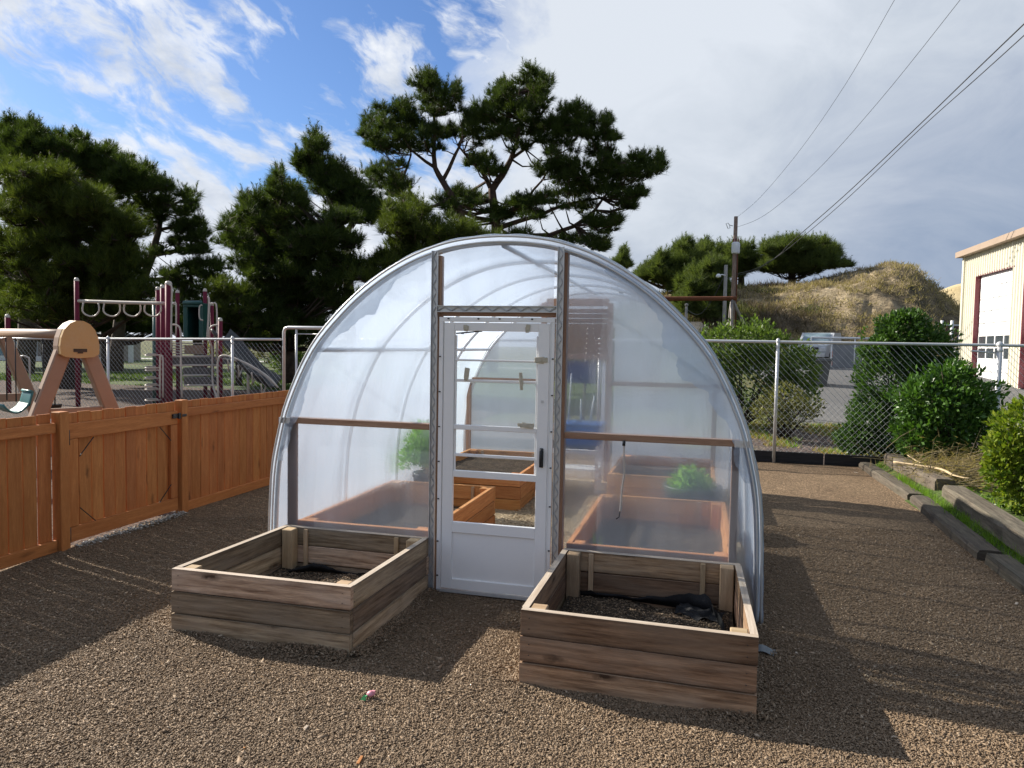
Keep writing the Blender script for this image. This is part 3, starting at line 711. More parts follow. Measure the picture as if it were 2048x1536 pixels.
# storm door ------------------------------------------------------
YD = YF-.035
jm = MB(); jx0, jx1, jz = -1.872, -1.004, 2.052
jm.box((jx0+.017, YD, jz/2+.005), (.034, .022, jz-.01)); jm.box((jx1-.017, YD, jz/2+.005), (.034, .022, jz-.01)); jm.box(((jx0+jx1)/2, YD-.001, jz-.017), (jx1-jx0, .024, .034))
jm.box((jx0+.030, YD-.014, jz/2), (.006, .008, jz-.05)); jm.box((jx1-.030, YD-.014, jz/2), (.006, .008, jz-.05))
jamb = jm.build('door_jamb', M['white'], gh, .002)
def screw(x_, y_, z_):
    m = MB(); m.lathe([(0, -.004), (.0075, -.003), (.0075, .004), (0, .006)], (x_, y_, z_), 8); m.build('screw', M['screw'], jamb)
for x_ in (jx0+.010, jx1-.010):
    for z_ in (.12, .38, .70, .98, 1.24, 1.50, 1.76): screw(x_, YD-.014, z_)
for x_ in (-1.80, -1.57, -1.41, -1.17): screw(x_, YD-.015, jz-.012)
dm = MB(); dx0, dx1, dz0, dz1 = -1.834, -1.040, .030, 2.012
wx0, wx1, wz0, wz1 = -1.752, -1.123, .535, 1.952; yd = YD+.004
dm.box(((dx0+wx0)/2, yd, (dz0+dz1)/2), (wx0-dx0, .030, dz1-dz0)); dm.box(((dx1+wx1)/2, yd, (dz0+dz1)/2), (dx1-wx1, .030, dz1-dz0))
dm.box(((wx0+wx1)/2, yd+.001, (wz1+dz1)/2), (wx1-wx0, .028, dz1-wz1)); dm.box(((wx0+wx1)/2, yd, (.455+wz0)/2), (wx1-wx0, .028, wz0-.455)); dm.box(((wx0+wx1)/2, yd, (.030+.105)/2), (wx1-wx0, .028, .075))
dm.box(((wx0+wx1)/2, yd+.001, 1.243), (wx1-wx0, .024, .036)); dm.box(((wx0+wx1)/2, yd+.001, .896), (wx1-wx0, .026, .050)); dm.box(((wx0+wx1)/2, yd+.003, 1.036), (wx1-wx0, .016, .022))
dm.box(((wx0+wx1)/2, yd+.003, 1.738), (wx1-wx0, .016, .014)); dm.box(((wx0+wx1)/2, yd+.005, 1.588), (wx1-wx0, .014, .020))
dm.box((wx0+.008, yd+.004, 1.42), (.014, .014, 1.0)); dm.box((wx1-.008, yd+.004, 1.42), (.014, .014, 1.0))
door = dm.build('door', M['white'], gh, .003)
m = MB(); m.box(((wx0+wx1)/2, yd+.006, .28), (wx1-wx0, .012, .35)); m.build('kick_panel', M['white'], door)
for za, zb in ((1.262, 1.578), (1.598, 1.731), (1.048, 1.225), (1.746, 1.95)):
    if za > 1.74: continue
    m = MB(); m.face([(wx0, yd+.004, za), (wx1, yd+.004, za), (wx1, yd+.004, zb), (wx0, yd+.004, zb)]); m.build('glass_pane', M['glass'], door)
m = MB(); m.tube([(-1.082, yd-.017, 1.11), (-1.080, yd-.045, 1.10), (-1.082, yd-.05, 1.04), (-1.086, yd-.040, .985)], [.013, .012, .011, .008], 8); m.box((-1.082, yd-.018, 1.05), (.026, .010, .14)); m.build('handle', M['black'], door, .003)
m = MB(); m.box((-1.085, yd-.017, 1.455), (.018, .006, .016)); m.build('lock_button', M['galv'], door)
for (x_, z_, w_, h_, sd) in ((-1.665, 1.975, .032, .045, 1), (-1.205, 1.972, .034, .055, 2), (-1.10, 1.752, .072, .044, 3), (-1.655, 1.63, .034, .085, 4), (-1.245, 1.60, .026, .10, 5), (-1.20, 1.278, .115, .032, 6)):
    m = MB(); rr_ = random.Random(sd)
    for q in range(4): m.box((x_+rr_.uniform(-.2, .2)*w_, yd-.016-q*.0015, z_+rr_.uniform(-.2, .2)*h_), (w_*rr_.uniform(.6, 1), .008, h_*rr_.uniform(.6, 1)), [(math.cos(a_ := rr_.uniform(-.2, .2)), 0, math.sin(a_)), (0, 1, 0), (-math.sin(a_), 0, math.cos(a_))])
    m.build('tape_patch', M['foam'], door, .002)
m = MB(); m.box((-1.70, yd+.012, 1.935), (.02, .012, .012)); m.bar((-1.75, yd+.016, 1.933), (-1.55, yd+.014, 1.952), .008, .010); m.build('torn_gasket', M['black'], door)
m = MB(); m.box(((dx0+dx1)/2, YF-.03, .012), (dx1-dx0+.06, .05, .02)); m.build('threshold', M['galv'], gh)
# rear end wall
rf = MB()
def rear_fn(xa, xb, za, seed):
    def fn(u, v):
        x = xa+(xb-xa)*u; z1 = edge(x); z = za+(z1-za)*v; return (x, YB+.02+.006*mnoise.noise(Vector((x*4+seed, z*3, 2))), z)
    m = MB(); m.grid(fn, 20, 20); return m
rear_fn(XC-1.86, -2.10, 0, 1.).build('rear_film', M['film_rear'], gh); rear_fn(-1.14, XC+1.86, 0, 2.).build('rear_film', M['film_rear'], gh); rear_fn(-2.10, -1.14, 2.12, 3.).build('rear_film', M['film_rear'], gh)
for x_ in (-2.12, -1.20): bar_part('rear_post', (x_, YB-.03, 0), (x_, YB-.03, 2.45), .07, .07, M['lumber'], (0, 1, 0))
bar_part('rear_board', (-3.23, YB-.03, 1.36), (-2.16, YB-.03, 1.36), .04, .06, M['lumber']); bar_part('rear_board', (-1.16, YB-.03, 1.36), (.30, YB-.03, 1.36), .04, .06, M['lumber'])
bar_part('rear_post', (-3.2, YB-.03, 0), (-3.2, YB-.03, 1.33), .06, .06, M['lumber'], (0, 1, 0)); bar_part('rear_post', (.2, YB-.03, 0), (.2, YB-.03, 1.33), .06, .06, M['lumber'], (0, 1, 0))
m = MB()
m.box((-1.655, YB-.02, 2.46), (.86, .05, .10)); m.box((-1.655, YB-.02, 1.72), (.86, .05, .08)); 
for k in range(9): m.box((-1.655, YB-.02, 1.80+k*.068), (.86, .012, .058), [(1, 0, 0), (0, math.cos(.6), math.sin(.6)), (0, -math.sin(.6), math.cos(.6))])
m.build('louvre_vent', M['lumber'], gh)
m = MB(); m.box((-1.62, YB-.02, 1.50), (.48, .03, .30)); m.build('fan_panel', M['bluedark'], gh, .005)
m = MB(); m.box((-1.27, YB-.05, .85), (.05, .05, 1.6)); m.box((-2.04, YB-.05, .85), (.05, .05, 1.6)); m.box((-1.655, YB-.05, .4), (.72, .04, .06)); m.build('rear_door_frame', M['white'], gh)
sheet('greenhouse_floor', -3.28, .42, 5.2, 10.0, 20, 30, .016, M['sand'], wob=.01)
x_ = RNG.uniform(-1.95, -.95, 5200); y_ = RNG.uniform(5.2, 9.9, 5200)
M['sandchips'] = chipmat('sandy_chips', [(0, (.24, .175, .10)), (.5, (.48, .37, .23)), (1, (.68, .56, .37))])
gq = chips('sand_floor_chips', np.stack([x_, y_, np.full(5200, .024)], -1), RNG.uniform(.02, .04, 5200), RNG.uniform(.008, .014, 5200), M['sandchips'])
setp(gq, 'pale straw and sand litter on the greenhouse aisle floor', 'floor litter')
th = MB(); pts = [(-.50, YF-.018, 1.185), (-.497, YF-.035, 1.10), (-.492, YF-.03, .98), (-.505, YF-.03, .86), (-.51, YF-.028, .76), (-.515, YF-.03, .70)]
th.tube([tuple(p) for p in _cr([Vector(p) for p in pts], 4)], .0065, 6)
cd_ = th.build('cord', M['cord']); setp(cd_, 'pale cord hanging down the right film panel from the redwood rail', 'cord')
m = MB(); m.tube([(-.50, YF-.02, 1.20), (-.50, YF-.03, 1.165)], .011, 8); m.build('knot', M['screw'], cd_)
m = MB(); m.tube([(-.515, YF-.03, .705), (-.52, YF-.03, .66), (-.54, YF-.03, .645)], .004, 5); m.build('hook', M['screw'], cd_)

# ------------------------------------------------------------------ raised beds
def bed(name, label, cn, h, mat, courses=3, t=.040, z0=-.015, group=None, posts=True, battens=True, topmat=None, sag=0., post_h=None):
    FL, FR, BR, BL = [Vector((*c, 0)) for c in cn]
    ctr = (FL+FR+BR+BL)/4
    th = thing(name, label, 'raised bed', (ctr.x, ctr.y, 0), group)
    ch = h/courses
    def wall(nm, A, B, inset0, inset1):
        d = (B-A).normalized(); inn = Vector((-d.y, d.x, 0)); m = MB(); L = (B-A).length
        tseq = [.08, .52, .95]; random.shuffle(tseq); tseq = [t_+random.uniform(-.06, .05) for t_ in tseq]
        for k in range(courses):
            zc = z0+(k+.5)*ch
            j = random.uniform(-.005, .005); tn = tseq[k]
            a = A+d*(inset0+random.uniform(-.003, .002))+inn*(t/2+j); b = B-d*(inset1+random.uniform(-.003, .002))+inn*(t/2+j)
            up = Vector((0, 0, 1))
            hh = ch-(.008 if k < courses-1 else .002)
            m.bar(a+Vector((0, 0, zc)), b+Vector((0, 0, zc+random.uniform(-.003, .003))), t, hh, up)
            m.ti[-6:] = [(i_, tn) for i_, _ in m.ti[-6:]]
            if k == courses-1 and topmat is not None:      # sun glare on the rim, painted as paler wood on the top face
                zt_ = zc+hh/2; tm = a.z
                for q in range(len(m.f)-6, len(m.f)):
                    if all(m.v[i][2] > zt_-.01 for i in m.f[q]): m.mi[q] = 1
        if nm in ('front_wall', 'side_wall') and topmat is not None:      # screw heads near the board ends
            dd_ = (B-A).normalized(); out_ = -inn
            for k in range(courses):
                for e_ in (.05, L-.05):
                    for q in (-.03, .03): m.lathe([(0, -.0015), (.0045, -.001), (.0045, .001), (0, .0015)], A+dd_*(e_+.004*q)+out_*.0012+Vector((0, 0, z0+(k+.5)*ch+q)), 6, 2)
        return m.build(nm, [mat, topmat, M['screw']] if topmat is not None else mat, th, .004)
    wall('front_wall', FL, FR, 0, 0); wall('back_wall', BR, BL, 0, 0); wall('side_wall', FR, BR, t+.001, t+.001); wall('side_wall', BL, FL, t+.001, t+.001)
    if posts:
        for c in (FL, FR, BR, BL):
            d = ctr-c; s = Vector((math.copysign(1, d.x), math.copysign(1, d.y), 0)); p = c+s*(t+.047)
            m = MB(); ph = post_h or (h-.012); m.box((p.x, p.y, ph/2+z0/2), (.088, .088, ph)); m.build('corner_post', M['bed_post'] if mat is not M['cedar_raw'] else mat, th, .005)
    if battens:
        d = (BR-BL)
        for f_ in (.17, .80):
            p = BL+d*f_; m = MB(); m.box((p.x, p.y-t-.012, h*.52), (.034, .020, h*.84)); m.build('batten', M['bed_post'], th, .003)
    return th
LB = [(-3.185, 3.865), (-1.955, 3.872), (-1.925, 5.085), (-3.125, 5.085)]
RB = [(-.905, 3.80), (.322, 3.765), (.300, 5.075), (-.900, 5.075)]
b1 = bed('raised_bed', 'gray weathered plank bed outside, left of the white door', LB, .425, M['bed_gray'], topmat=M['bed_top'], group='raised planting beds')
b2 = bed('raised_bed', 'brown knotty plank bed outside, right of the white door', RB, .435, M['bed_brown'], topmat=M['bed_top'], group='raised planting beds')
bed('raised_bed', 'cedar bed just behind the left film panel, near end of the aisle', [(-3.10, 5.212), (-1.975, 5.212), (-1.975, 7.10), (-3.10, 7.10)], .435, M['cedar_raw'], group='raised planting beds')
bed('raised_bed', 'cedar bed deeper inside the greenhouse seen through the lower door opening', [(-3.05, 7.85), (-1.90, 7.85), (-1.90, 9.6), (-3.05, 9.6)], .435, M['cedar_raw'], group='raised planting beds')
bed('raised_bed', 'cedar bed just behind the right film panel with a grass sprout', [(-.905, 5.212), (.27, 5.212), (.27, 7.10), (-.905, 7.10)], .435, M['cedar_raw'], group='raised planting beds')
bed('raised_bed', 'cedar bed at the rear right of the greenhouse behind the round tub', [(-.98, 8.25), (.20, 8.25), (.20, 9.85), (-.98, 9.85)], .435, M['cedar_raw'], group='raised planting beds')
def soil(label, x0, x1, y0, y1, z, amp, slope=0.):
    def fn(u, v):
        x = x0+(x1-x0)*u; y = y0+(y1-y0)*v
        return (x, y, z+slope*v+amp*mnoise.noise(Vector((x*2.4, y*2.4, z)))+amp*.3*mnoise.noise(Vector((x*9, y*9, z))))
    m = MB(); m.grid(fn, 30, 30); o = m.build('soil', M['soil']); setp(o, label, 'soil', kind='stuff'); return fn
f1 = soil('dark soil low inside the gray weathered left bed', -3.10, -2.0, 3.95, 5.03, .10, .035)
f2 = soil('dark soil low inside the brown knotty right bed', -.84, .25, 3.85, 5.02, .17, .045, -.06)
soil('soil in the near left greenhouse bed', -3.05, -2.02, 5.33, 7.05, .20, .03); soil('soil in the rear left greenhouse bed', -3.0, -1.95, 7.9, 9.55, .33, .03)
soil('soil in the near right greenhouse bed', -.85, .22, 5.33, 7.05, .20, .03); soil('soil in the rear right greenhouse bed', -.93, .15, 8.3, 9.8, .30, .03)
for fn, lab in ((f1, 'gravel crumbs on the soil of the gray left bed'), (f2, 'gravel crumbs on the soil of the brown right bed')):
    uv_ = RNG.uniform(.02, .98, (3800, 2)); P = np.array([fn(a, b) for a, b in uv_]); P[:, 2] += .004
    s_ = RNG.lognormal(0, .25, len(P)); o = chips('soil_gravel', P, .018*s_, .008*s_, M['chips']); setp(o, lab, 'gravel')
hx, hy, hz_ = [], [], []
for cn in (LB, RB):
    for (A, B, out_) in ((cn[0], cn[1], (0, -1)), (cn[1], cn[2], (1, 0)), (cn[3], cn[0], (-1, 0))):
        n_ = 2600; t_ = RNG.uniform(0, 1, n_); o_ = np.abs(RNG.normal(0, .045, n_)); px = A[0]+(B[0]-A[0])*t_+out_[0]*(o_+.004); py = A[1]+(B[1]-A[1])*t_+out_[1]*(o_+.004)
        hgt_ = np.array([max(0, .022+.05*mnoise.noise(Vector((p*2.1, q*2.1, 7)))) for p, q in zip(px, py)]); hx += list(px); hy += list(py); hz_ += list(RNG.uniform(.15, 1, n_)*hgt_*np.exp(-(o_/.07)**2)+.004)
s_ = RNG.lognormal(0, .28, len(hx)); gq = chips('gravel_heap', np.stack([hx, hy, hz_], -1), .0215*s_, .0085*s_, M['chips']); setp(gq, 'gravel heaped against the feet of the two outside beds', 'gravel')
# weed fabric rising out of the soil along the walls of the two outside beds
def liner(th, path, hts, seed):
    pts = _cr([Vector(p) for p in path], 8); hs = np.interp(np.linspace(0, 1, len(pts)), np.linspace(0, 1, len(hts)), hts)
    m = MB(); k = len(pts)-1
    def fn(u, v):
        i = int(round(u*k)); p = pts[i]; w = mnoise.noise(Vector((u*9, v*1.4, seed)))
        return (p.x+.03*w*v, p.y-.05*v*(1-v)+.035*w*v-.03*v, p.z+hs[i]*v*(1+.3*mnoise.noise(Vector((u*17, 0, seed)))))
    m.grid(fn, k, 6); m.build('fabric_liner', M['fabric'], th)
liner(b1, [(-2.97, 4.90, .09), (-2.75, 5.0, .09), (-2.4, 5.0, .08), (-2.08, 4.97, .08)], [.03, .075, .03, .05, .02], 1.)
liner(b2, [(-.76, 5.0, .11), (-.5, 5.01, .11), (-.1, 4.99, .10), (.12, 4.86, .09), (.2, 4.5, .10)], [.05, .045, .04, .10, .15, .10, .03], 4.)
m = MB()
def fl(u, v): return (-.12+.28*u+.04*v, 4.80+.11*v-.10*u+.02*math.sin(u*9), .135+.035*mnoise.noise(Vector((u*5, v*3, 2)))+.03*v)
m.grid(fl, 20, 8); m.build('fabric_fold', M['fabric'], b2)

# plants and tubs inside
pt = thing('plant_pot', 'black pot with a leafy green bush behind the left film panel', 'potted plant', (-2.84, 7.42, .0))
m = MB(); m.lathe([(0, .05), (.11, .05), (.15, .42), (.165, .42), (.165, .46), (.145, .46), (.14, .42), (0, .41)], (-2.84, 7.42, 0), 24); m.build('pot', M['black'], pt)
def leaf_cloud(th, name, c, r_, n_, size, mat, aspect=.55, up=.5):
    d = rand_dir(n_); d[:, 2] = np.abs(d[:, 2])*1.0-.1; p = np.array(c)+d*np.array(r_)*(RNG.uniform(.1, 1, n_)**.6)[:, None]
    dr = unit(d+rand_dir(n_)*.7+np.array([0, 0, up])); s = size*RNG.uniform(.6, 1.3, n_); sd = unit(np.cross(dr, rand_dir(n_))); nr = np.cross(sd, dr)
    V = np.stack([p, p+dr*s[:, None]*.5+sd*(s*aspect/2)[:, None], p+dr*s[:, None]-nr*(s*.2)[:, None], p+dr*s[:, None]*.5-sd*(s*aspect/2)[:, None]], 1)
    return np_mesh(name, V.reshape(-1, 3), np.arange(n_*4).reshape(-1, 4), mat, th)
leaf_cloud(pt, 'leaves', (-2.84, 7.42, .56), (.28, .26, .50), 900, .075, M['lettuce'])
m = MB()
for q in range(7): a = q*.9; m.tube([(-2.84, 7.42, .40), (-2.84+.1*math.cos(a), 7.42+.1*math.sin(a), .65), (-2.84+.19*math.cos(a), 7.42+.19*math.sin(a), .92)], [.008, .006, .003], 5)
m.build('stem', M['bark'], pt)
tb = thing('planter_tub', 'round dark tub of bright lettuce between the two right cedar beds', 'planter tub', (-.04, 7.66, 0))
m = MB(); m.lathe([(0, .03), (.23, .03), (.285, .42), (.30, .43), (.30, .46), (.27, .46), (.262, .40), (0, .39)], (-.04, 7.66, 0), 32); m.build('tub', M['black'], tb)
leaf_cloud(tb, 'lettuce', (-.06, 7.66, .42), (.18, .16, .19), 240, .10, M['lettuce'], .75)
sp_ = thing('grass_sprout', 'thin green sprout growing in the near right cedar bed', 'seedling', (-.74, 5.52, .2))
pp = np.tile(np.array([[-.74, 5.52, .20]]), (14, 1))+RNG.normal(0, .012, (14, 3)); dd_ = unit(rand_dir(14)*.45+np.array([0, 0, 1])); tris_obj('blade', blades(pp, dd_, RNG.uniform(.16, .30, 14), np.full(14, .012)), M['lettuce'], sp_)
tt = thing('plastic_tote', 'blue plastic tote on a white stand near the rear louvre', 'tote', (-1.46, 9.25, .0))
m = MB(); m.prism([(-1.72, 9.45, .62), (-1.20, 9.45, .62), (-1.17, 9.45, .88), (-1.75, 9.45, .88)], (0, -.38, 0)); m.box((-1.46, 9.26, .875), (.62, .44, .03)); m.build('tote_body', M['blue'], tt, .01)
for x_, y_ in ((-1.70, 9.10), (-1.22, 9.10), (-1.70, 9.42), (-1.22, 9.42)):
    m = MB(); m.box((x_, y_, .305), (.04, .04, .61)); m.build('leg', M['white'], tt)
m = MB(); m.box((-1.46, 9.26, .30), (.50, .34, .025)); m.build('shelf', M['white'], tt)
for q, (x_, h_, l_) in enumerate(((-1.76, .28, .04), (-1.62, .62, .03), (-1.46, .30, .0), (-1.34, .34, .05))):
    m = MB(); m.tube([(x_, 9.25, .89), (x_+l_, 9.25, .89+h_)], .011, 6); o = m.build('garden_stake', M['whitepipe']); setp(o, ('short', 'tall', 'middle', 'leaning')[q]+' white stake standing on the blue tote lid', 'stake', 'white stakes on the tote')
# ------------------------------------------------------------------ stained wooden fence and gate (runs along Y at X = -5.33)
FX = -5.33
def pickets(parent, y0, y1, x, zb, zt, gap_at=None):
    m = MB(); y = y0
    while y < y1-.03:
        w = min(random.uniform(.132, .146), y1-y)
        if gap_at and abs(y-gap_at) < .08: y += .012; gap_at = None
        m.box((x+random.uniform(-.003, .003), y+w/2, (zb+zt)/2+random.uniform(-.006, .006)), (.018, w-.007, zt-zb), [(1, 0, 0), (0, 1, random.uniform(-.004, .004)), (0, 0, 1)]); y += w
    return m.build('picket_panel', M['cedar'], parent, .002)
def fence_sec(label, y0, y1, gap_at=None, posts=(), kick=True):
    th = thing('wooden_fence', label, 'fence', (FX, (y0+y1)/2, 0))
    pickets(th, y0, y1, FX-.03, .02, 1.195, gap_at)
    m = MB(); m.bar((FX+.0, y0, 1.075), (FX+.0, y1, 1.075), .04, .088, (0, 0, 1)); m.build('top_rail', M['cedar'], th, .004)
    m = MB(); m.bar((FX+.0, y0, .055), (FX+.0, y1, .055), .04, .10, (0, 0, 1)); m.build('bottom_rail', M['cedar'], th, .004)
    for yy in posts:
        m = MB(); m.box((FX+.005, yy, .60), (.095, .098, 1.225)); m.build('post', M['cedar'], th, .005)
    return th
fence_sec('orange stained fence section left of the gate with a thin light gap', 1.6, 5.055, 4.93, (2.9, 5.11))
fence_sec('orange stained fence section running from the gate behind the greenhouse', 6.685, 12.6, None, (6.63, 9.0, 11.4))
gt = thing('fence_gate', 'orange stained gate with corner braces and black latch in the wooden fence', 'gate', (FX, 5.87, 0))
pickets(gt, 5.175, 6.565, FX-.028, .05, 1.19)
for nm, a, b, w in (('gate_rail', (FX, 5.18, 1.03), (FX, 6.56, 1.03), .135), ('gate_rail', (FX, 5.18, .115), (FX, 6.56, .115), .13)):
    m = MB(); m.bar(a, b, .036, w, (0, 0, 1)); m.build(nm, M['cedar'], gt, .003)
for yy in (5.235, 6.505):
    m = MB(); m.box((FX, yy, .572), (.036, .10, .775)); m.build('gate_stile', M['cedar'], gt, .003)
for (ya, za, yb, zb) in ((5.29, .80, 5.45, .955), (5.29, .34, 5.46, .185), (6.45, .80, 6.29, .955), (6.45, .34, 6.28, .185)):
    m = MB(); m.bar((FX+.022, ya, za), (FX+.022, yb, zb), .005, .009, (1, 0, 0)); m.build('corner_brace', M['screw'], gt)
m = MB(); m.box((FX+.03, 6.53, 1.05), (.02, .13, .045)); m.box((FX+.045, 6.55, 1.05), (.02, .03, .06)); m.box((FX+.03, 6.62, 1.05), (.05, .07, .03)); m.build('latch', M['black'], gt, .003)
for zz_ in (.98, .12):
    m = MB(); m.box((FX+.024, 5.175, zz_), (.010, .022, .13)); m.tube([(FX+.03, 5.172, zz_-.065), (FX+.03, 5.172, zz_+.065)], .008, 6); m.build('hinge', M['screw'], gt)
n_ = 420; P = np.stack([RNG.normal(FX+.07, .035, n_), RNG.uniform(5.2, 6.6, n_), RNG.uniform(.004, .03, n_)], -1)
M['palestone'] = chipmat('pale_pebbles', [(0, (.22, .20, .16)), (.5, (.45, .42, .36)), (1, (.68, .66, .60))])
o = chips('pebbles', P, RNG.uniform(.02, .05, n_), RNG.uniform(.012, .028, n_), M['palestone']); setp(o, 'pale pebbles spilled along the bottom of the wooden gate', 'pebbles')

# ------------------------------------------------------------------ chain link fence (runs along X at Y = 12.75)
CY = 12.75
def chain_fence(label, x0, x1, ztop, zbot, posts, board=None, pitch=.098, big=(), Y=CY, gz=0., name='chain_link_fence', wr=.0030, rail_r=.024):
    th = thing(name, label, 'fence', ((x0+x1)/2, Y, gz))
    m = MB(); k = 12
    m.tube([(x0+(x1-x0)*i/k, Y, ztop(x0+(x1-x0)*i/k)) for i in range(k+1)], rail_r, 8); m.build('top_rail', M['galv'], th)
    for x_ in posts:
        m = MB(); zt = ztop(x_); r_ = .042 if x_ in big else .027
        m.tube([(x_, Y-.03, gz-.05), (x_, Y-.03, zt+.01)], r_, 10); m.lathe([(r_*1.15, 0), (r_*1.25, .03), (r_*.8, .06), (0, .075)], (x_, Y-.03, zt-.01), 10)
        m.lathe([(r_*1.12, 0), (r_*1.2, .02), (r_*1.12, .04)], (x_, Y-.03, zt-.10), 10)
        m.build('post', M['galv'], th)
    # woven wires: two families of diagonals, bulging past each other
    m = MB(); hgt = ztop((x0+x1)/2)-zbot; run = hgt*.93
    x_ = x0-run
    V, Fc = [], []
    while x_ < x1:
        for s in (0, 1):
            a = np.array([x_, Y+.004*(1 if s else -1), zbot]); b = np.array([x_+run, Y+.004*(1 if s else -1), zbot+hgt-.01])
            if s: a[0], b[0] = b[0], a[0]
            # clip to the run
            def at(xc): t = (xc-a[0])/(b[0]-a[0]); return a+(b-a)*t
            lo, hi = min(a[0], b[0]), max(a[0], b[0])
            if hi <= x0 or lo >= x1: continue
            p, q = at(max(lo, x0)), at(min(hi, x1))
            bb = len(V)
            for e in (p, q):
                for kk in range(3):
                    an = 2.094*kk; V.append(e+np.array([wr*math.cos(an)*.8, wr*math.cos(an)*.0+wr*math.sin(an), wr*math.cos(an)*.8]))
            for kk in range(3): Fc.append((bb+kk, bb+(kk+1) % 3, bb+3+(kk+1) % 3, bb+3+kk))
        x_ += pitch
    np_mesh('wire_mesh', np.array(V), np.array(Fc), M['wire'], th)
    return th
zt = lambda x: 1.99+.0125*min(0, x)+.0*x
chain_fence('chain link fence running behind the tan swing set and the wooden fence', -19, -7.95, zt, .03, [-18, -15.2, -12.0, -9.02])
cf = chain_fence('chain link fence right of the greenhouse with a black edging board at its foot', -6.7, 9.5, zt, .18, [-4.6, -1.7, 1.225, 4.43, 7.4], big=(4.43,))
m = MB()
for (a, b) in ((-6.7, -3.2), (-3.19, .4), (.41, 2.0), (2.01, 4.4)): m.box(((a+b)/2, CY-.0+.035, .09), (b-a-.01, .045, .185))
m.build('edging_board', M['black_board'], cf, .006)
m = MB(); m.tube([(4.05, CY-.03, 1.90), (4.2, CY-.035, 1.885), (4.36, CY-.03, 1.875)], .016, 6); m.build('tie_band', M['galv'], cf)
pg = thing('pipe_gate_frame', 'tall gray pipe frame in the chain link fence behind the greenhouse', 'gate frame', (-7.3, CY, 0))
m = MB(); a, b = PY(568, 655, CY), PY(700, 655, CY)
m.tube([(a[0], CY, 0), (a[0], CY, a[2]-.08), (a[0]+.03, CY, a[2]-.02), (a[0]+.09, CY, a[2]), (b[0]-.09, CY, a[2]), (b[0]-.02, CY, a[2]-.04), (b[0], CY, 0)], .033, 8); m.build('pipe_frame', M['galv'], pg)
m = MB(); m.tube([(a[0]+.27, CY, 0), (a[0]+.27, CY, a[2])], .022, 8); m.tube([(a[0]+.3, CY, a[2]-.12), (b[0], CY, a[2]-.12)], .012, 6); m.build('inner_rail', M['galv'], pg)

# ------------------------------------------------------------------ railroad ties on the right
def tie(label, x0, y0, x1, y1, z, w=.19, h=.15, seed=0):
    a, b = Vector((x0, y0, z+h/2)), Vector((x1, y1, z+h/2)); d = b-a; L = d.length; d.normalize(); s = Vector((d.y, -d.x, 0))
    m = MB(); nu, ns = 26, 4; ring = []
    prof = [(-1, -1), (-1, -.2), (-1, .55), (-.8, .95), (0, 1.), (.8, .95), (1, .5), (1, -1)]
    o0 = random.uniform(0, 30); rows = []
    for i in range(nu+1):
        p = a+d*(L*i/nu); row = []
        for k, (u, v) in enumerate(prof):
            e = .12*mnoise.noise(Vector((i*.5+seed*9, k*.9, seed)))
            row.append(p+s*(w/2*(u+e))+Vector((0, 0, h/2*(v+e*.8))))
        rows.append(row)
    for i in range(nu):
        for k in range(len(prof)-1):
            m.face([rows[i][k], rows[i+1][k], rows[i+1][k+1], rows[i][k+1]], [(o0+L*i/nu, k*.09), (o0+L*(i+1)/nu, k*.09), (o0+L*(i+1)/nu, (k+1)*.09), (o0+L*i/nu, (k+1)*.09)])
    m.face(rows[0][::-1], [(q.x*4, q.z*4) for q in rows[0][::-1]]); m.face(rows[-1], [(q.x*4, q.z*4) for q in rows[-1]])
    o = m.build('railroad_tie', M['tie']); setp(o, label, 'railroad tie', 'old railroad ties edging the yard'); return o
tie('split old tie in the lower row, farthest one against the black fence board', 2.60, 12.62, 2.66, 10.02, -.03, .20, .13, 1)
tie('mossy old tie in the lower row, middle one of the yard edge', 2.67, 9.92, 2.56, 7.32, -.03, .21, .13, 2)
tie('rounded old tie in the lower row, nearest one at the frame edge', 2.59, 7.22, 2.54, 4.7, -.03, .21, .13, 3)
tie('upper row tie with a square dark end facing the camera', 2.92, 12.35, 3.00, 10.10, .12, .24, .17, 4)
tie('upper row tie with a broken top nearest the frame edge', 2.98, 9.72, 2.86, 6.9, .11, .25, .17, 5)
# grass between and beyond the ties
def grass(name, label, pts, hmin, hmax, wd, mat, lean=.35, n_per=1):
    pts = np.repeat(pts, n_per, 0)+np.concatenate([RNG.normal(0, .012, (len(pts)*n_per, 2)), np.zeros((len(pts)*n_per, 1))], 1)
    d = unit(RNG.normal(0, lean, (len(pts), 3))*np.array([1, 1, 0])+np.array([0, 0, 1.]))
    o = tris_obj(name, blades(pts, d, RNG.uniform(hmin, hmax, len(pts)), np.full(len(pts), wd)), mat); setp(o, label, 'grass', kind='stuff'); return o
k = 800; yy = RNG.uniform(4.8, 12.4, k); xx = RNG.normal(2.785, .045, k); keep = np.array([mnoise.noise(Vector((a*4, b*.9, 3))) > -.25 for a, b in zip(xx, yy)])
grass('grass_strip', 'bright grass growing in the gap between the two rows of ties', np.stack([xx, yy, np.full(k, .04)], -1)[keep], .05, .16, .009, M['grassmat'], .35, 6)
k = 5200; yy = RNG.uniform(5, 12.6, k); xx = 3.0+RNG.uniform(0, 1, k)**1.3*4.5
keep = np.array([mnoise.noise(Vector((a*1.3, b*1.3, 8))) > -.15 for a, b in zip(xx, yy)])
grass('grass_bank_tufts', 'short grass on the bank behind the upper ties', np.stack([xx, yy, T(xx, yy)-.02], -1)[keep], .03, .10, .010, M['grassmat'], .5, 4)
k = 6000; xx = RNG.uniform(-.4, 3.6, k); yy = RNG.uniform(13.2, 17.8, k)
keep = np.array([mnoise.noise(Vector((a*.8, b*1.1, 2)))+.12*(b-15.2) > .05 for a, b in zip(xx, yy)])
